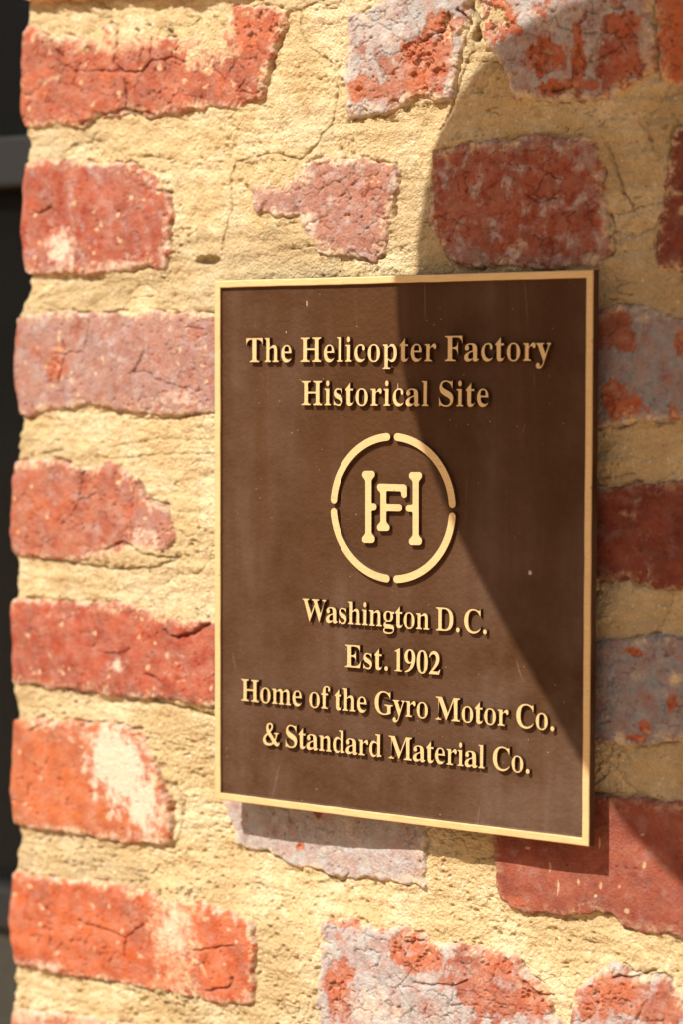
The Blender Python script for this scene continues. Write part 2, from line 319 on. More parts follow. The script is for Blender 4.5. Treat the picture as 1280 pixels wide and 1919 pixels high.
PATCHES = [
    [1, -139.5, 291.2, 19.1, 11.9, 0, 'm', 2.4],
    [1, -240.9, 266.0, 47.5, 14.7, 0, 'r', 1],
    [1, -206.8, 300.6, 29.4, 7.1, 0, 'm', 1.0],
    [1, -106.2, 297.2, 19.4, 15.4, 0, 'o', 1],
    [1, -253.7, 302.8, 21.8, 8.2, 0, 'w', 0.6],
    [2, -254.4, 174.9, 16.6, 15.8, 0, 'w', 1.3],
    [2, -207.2, 163.7, 31.6, 6.5, 0, 'w', 1],
    [2, -276.4, 172.2, 12.4, 8.3, 0, 'g', 0.8],
    [2, -217.6, 220.8, 21.2, 8.1, 0, 'g', 0.7],
    [2, -190.4, 205.0, 16.6, 19.2, 0, 'p', 0.6],
    [3, -178.2, 118.0, 24.7, 16.1, 0, 'p', 0.7],
    [3, -228.7, 102.1, 25.7, 19.7, 0, 'g', 0.45],
    [3, -218.0, 128.2, 12.8, 9.8, 0, 'w', 0.5],
    [3, -161.9, 84.3, 32.6, 5.8, 0, 'w', 0.9],
    [3, -259.1, 105.5, 11.4, 10.0, 0, 'o', 0.8],
    [4, -182.6, 6.6, 16.6, 16.2, 0, 'g', 0.7],
    [4, -191.0, -1.9, 23.0, 11.4, 0, 'w', 0.9],
    [4, -203.6, -12.2, 29.6, 6.6, 0, 'm', 1.6],
    [4, -268.5, 11.9, 31.1, 20.1, 0, 'o', 0.5],
    [5, -277.9, -76.2, 18.0, 23.7, 0, 'k', 0.5],
    [5, -199.7, -97.3, 76.3, 5.9, 0, 'k', 0.7],
    [5, -212.3, -80.1, 9.4, 5.9, 0, 'w', 1.2],
    [5, -162.2, -78.3, 24.7, 13.0, 0, 'w', 0.5],
    [5, -260.0, -51.5, 26.6, 7.4, 0, 'w', 0.5],
    [5, -166.2, -46.1, 24.7, 5.8, 0, 'm', 1.4],
    [5, -178.6, -43.6, 49.9, 4.6, 0, 'k', 0.5],
    [6, -210.4, -141.2, 24.9, 29.9, 28, 'w', 2.2],
    [6, -192.3, -164.2, 16.9, 26.4, 22, 'w', 1.7],
    [6, -216.8, -126.8, 25.8, 7.3, 0, 'w', 1.2],
    [6, -234.1, -126.7, 52.3, 7.4, 0, 'w', 0.7],
    [6, -269.5, -160.3, 40.4, 30.6, 0, 'o', 1.0],
    [6, -243.1, -188.0, 48.5, 4.7, 0, 'w', 0.8],
    [7, -166.6, -245.1, 17.5, 31.2, 0, 'm', 0.9],
    [7, -166.6, -238.6, 15.9, 23.0, 0, 'w', 1.1],
    [7, -252.2, -256.8, 49.1, 20.4, 0, 'o', 1.2],
    [7, -267.9, -275.3, 18.1, 4.1, 0, 'w', 1],
    [7, -204.3, -230.3, 25.8, 13.3, 0, 'p', 0.5],
    [9, 11.6, 267.0, 15.8, 17.6, 0, 'o', 1.8],
    [9, 22.0, 286.7, 10.4, 11.7, 0, 'o', 1.6],
    [9, -31.2, 258.2, 14.6, 7.5, 0, 'o', 0.9],
    [9, -16.9, 289.8, 21.6, 14.8, 0, 'w', 0.6],
    [9, -2.5, 262.1, 21.3, 17.7, 0, 'r', 0.8],
    [10, 52.7, 289.9, 15.3, 10.9, 0, 'o', 2.2],
    [10, 54.4, 289.2, 7.4, 6.3, 0, 'm', 0.0],
    [10, 88.8, 267.0, 9.9, 8.5, 0, 'o', 2.2],
    [10, 108.3, 262.7, 3.9, 15.5, 0, 'o', 2.2],
    [10, 99.4, 250.7, 16.3, 4.0, 0, 'o', 1.7],
    [10, 134.2, 281.6, 9.5, 6.1, 0, 'o', 1.2],
    [10, 134.4, 260.8, 18.9, 16.7, 0, 'r', 0.9],
    [10, 89.3, 286.8, 26.3, 11.3, 0, 'w', 0.7],
    [11, 162.2, 269.7, 18.4, 24.7, 0, 'o', 1.6],
    [12, -94.6, 197.8, 15.4, 12.3, 0, 'g', 1.2],
    [12, -83.1, 186.6, 22.9, 7.7, 0, 'w', 1.6],
    [12, -90.8, 213.1, 19.2, 9.2, 0, 'm', 1.8],
    [12, -45.6, 198.8, 40.6, 18.1, 0, 'p', 0.7],
    [12, -45.7, 220.0, 22.1, 4.8, 0, 'w', 1],
    [12, -27.4, 205.5, 10.9, 5.4, 0, 'r', 1.0],
    [13, 66.9, 191.1, 57.0, 26.0, 0, 'r', 1.3],
    [13, 111.0, 214.6, 14.5, 16.9, 0, 'g', 1],
    [13, 39.8, 186.4, 20.6, 26.3, 0, 'p', 0.6],
    [13, 72.1, 164.9, 8.3, 8.6, 0, 'w', 0.9],
    [13, 62.0, 167.6, 4.0, 3.5, 0, 'o', 1.6],
    [13, 79.9, 222.0, 26.5, 5.7, 0, 'g', 1],
    [13, 99.8, 201.1, 16.3, 19.9, 0, 'r', 1],
    [15, 129.4, 121.0, 15.9, 11.3, 0, 'r', 1.6],
    [15, 131.3, 85.7, 7.0, 10.7, 0, 'o', 2.2],
    [15, 139.3, 80.1, 12.6, 5.1, 0, 'o', 2.0],
    [15, 169.4, 115.0, 3.1, 5.5, 0, 'o', 2.0],
    [15, 165.8, 77.5, 3.1, 5.0, 0, 'o', 1.2],
    [17, 150.4, -87.8, 6.3, 4.5, 0, 'o', 1.5],
    [17, 144.2, -95.4, 5.7, 2.6, 0, 'o', 1.5],
    [17, 166.6, -75.2, 2.8, 5.1, 0, 'o', 1.4],
    [17, 147.0, -61.1, 4.4, 2.6, 0, 'm', 1.8],
    [17, 168.9, -60.9, 5.0, 4.5, 0, 'm', 1.8],
    [17, 143.7, -48.5, 8.2, 2.3, 0, 'o', 1.4],
    [17, 131.2, -66.5, 12.8, 20.0, 0, 'k', 0.5],
    [19, -67.3, -156.1, 3.1, 5.6, 0, 'o', 2],
    [19, -43.9, -164.6, 3.4, 5.0, 20, 'm', 1.5],
    [19, -47.6, -169.0, 1.9, 4.4, 20, 'm', 1.3],
    [19, -59.7, -174.1, 68.6, 18.8, 0, 'w', 0.5],
    [19, -80.7, -179.6, 3.5, 2.8, 0, 'o', 1.6],
    [19, 3.1, -173.2, 14.5, 15.3, 0, 'p', 0.4],
    [20, 56.2, -235.9, 24.3, 24.0, 0, 'r', 1.6],
    [20, 83.5, -243.8, 13.6, 11.9, 0, 'o', 1.2],
    [20, -44.4, -256.7, 11.4, 18.8, 0, 'o', 1.0],
    [20, 6.9, -227.7, 18.1, 12.2, 0, 'o', 1.2],
    [20, 59.6, -226.4, 13.9, 7.5, 0, 'o', 1.4],
    [20, -40.8, -217.1, 22.6, 3.7, 0, 'o', 1.6],
    [20, -22.1, -265.8, 29.8, 18.6, 0, 'w', 0.9],
    [21, 136.0, -233.0, 19.4, 8.7, 0, 'o', 1.3],
    [21, 161.4, -234.9, 12.7, 11.4, 0, 'r', 1.5],
    [21, 126.2, -222.8, 9.8, 5.8, 0, 'w', 0.8],
    [21, 119.9, -241.2, 9.9, 8.7, 0, 'o', 1.3],
    [18, 69.6, -192.2, 7.5, 3.0, 0, 'o', 1.0],
    [16, 130.4, 13.4, 19.1, 34.1, 0, 'r', 0.4],
    [18, 96.7, -181.2, 0.6, 4.1, 0, 'd', 2],
    [18, 109.2, -176.7, 0.7, 1.8, 0, 'd', 2],
    [18, 123.2, -177.0, 0.9, 2.0, 0, 'd', 2],
    [18, 139.4, -188.3, 1.6, 1.4, 0, 'd', 2],
    [18, 120.0, -182.7, 0.9, 1.0, 0, 'd', 2],
    [18, 149.9, -162.3, 1.1, 1.8, 0, 'd', 2],
    [18, 134.8, -175.9, 0.7, 0.8, 0, 'd', 1.6],
    [18, 91.3, -170.4, 0.6, 2.9, 0, 'd', 1.6],
    [18, 77.5, -161.7, 1.7, 0.8, 0, 'd', 1.5],
    [18, 122.0, -153.7, 0.6, 3.6, 0, 'd', 1.6],
    [18, 148.5, -146.2, 1.3, 0.6, 20, 'd', 1.6],
    [16, 151.8, -5.8, 0.5, 2.2, 0, 'd', 1.6],
    [13, 61.8, 200.0, 0.7, 1.2, 0, 'd', 1.6],
    [13, 122.2, 211.2, 2.2, 7.3, 0, 'o', 2],
    [17, 128.2, -85.3, 0.9, 1.4, 0, 'd', 1.5],
]
HOLES = [[-143.6, 165.8, 8.8, 2.8, 7], [44.3, 281.4, 3.4, 2.6, 6], [-282.2, -42.9, 6.3, 1.4, 3]]
EMBLEM = [[[-19.97, 42.74], [-18.62, 43.9], [-12.69, 44.03], [-11.51, 42.93], [-11.51, 41.22], [-13.74, 38.77], [-13.7, 25.67], [-11.36, 25.74], [-10.28, 24.8], [-10.28, 23.01], [-11.35, 22.0], [-13.68, 21.93], [-13.64, 8.96], [-11.47, 7.02], [-11.47, 4.7], [-12.72, 3.67], [-18.67, 3.44], [-19.94, 4.37], [-19.94, 6.32], [-17.69, 8.66], [-17.79, 38.52], [-19.97, 40.87]], [[11.4, 42.86], [12.62, 43.93], [18.75, 44.06], [19.89, 43.06], [19.9, 41.21], [17.73, 38.8], [17.87, 8.88], [19.98, 7.11], [19.99, 4.74], [18.68, 3.73], [12.63, 3.49], [11.48, 4.56], [11.47, 6.41], [13.93, 8.73], [13.86, 21.99], [10.52, 22.03], [9.28, 22.88], [9.28, 24.51], [10.51, 25.58], [13.85, 25.83], [13.79, 38.85], [11.4, 40.86]], [[-9.97, 35.87], [-8.72, 36.95], [8.52, 36.94], [9.93, 35.94], [9.96, 30.46], [9.08, 29.55], [7.49, 29.5], [6.43, 30.36], [6.06, 33.02], [-3.79, 33.05], [-3.76, 25.67], [5.56, 25.81], [6.8, 24.88], [6.81, 23.1], [5.58, 22.02], [-3.74, 21.87], [-3.72, 15.53], [-1.48, 13.59], [-1.48, 11.65], [-2.54, 10.72], [-8.62, 10.5], [-9.88, 11.5], [-9.88, 13.44], [-7.56, 15.62], [-7.62, 31.83], [-9.78, 33.79]]]
SHADOW_EDGE = [[137.2, 292.4], [121.5, 290.2], [79.5, 280.5], [56.2, 269.5], [39.4, 256.2], [27.4, 242.5], [18.8, 228.4], [13.6, 213.9], [10.2, 196.4], [6.0, 178.8], [1.5, 156.7], [-3.4, 129.7], [1.7, 110.4], [5.3, 95.6], [11.3, 74.9], [20.2, 48.4], [31.5, 23.6], [41.3, 4.8], [51.7, -12.4], [61.9, -29.5], [75.5, -50.6], [92.3, -74.1], [105.6, -93.3], [122.1, -122.0], [147.9, -145.7], [173.1, -165.0]]
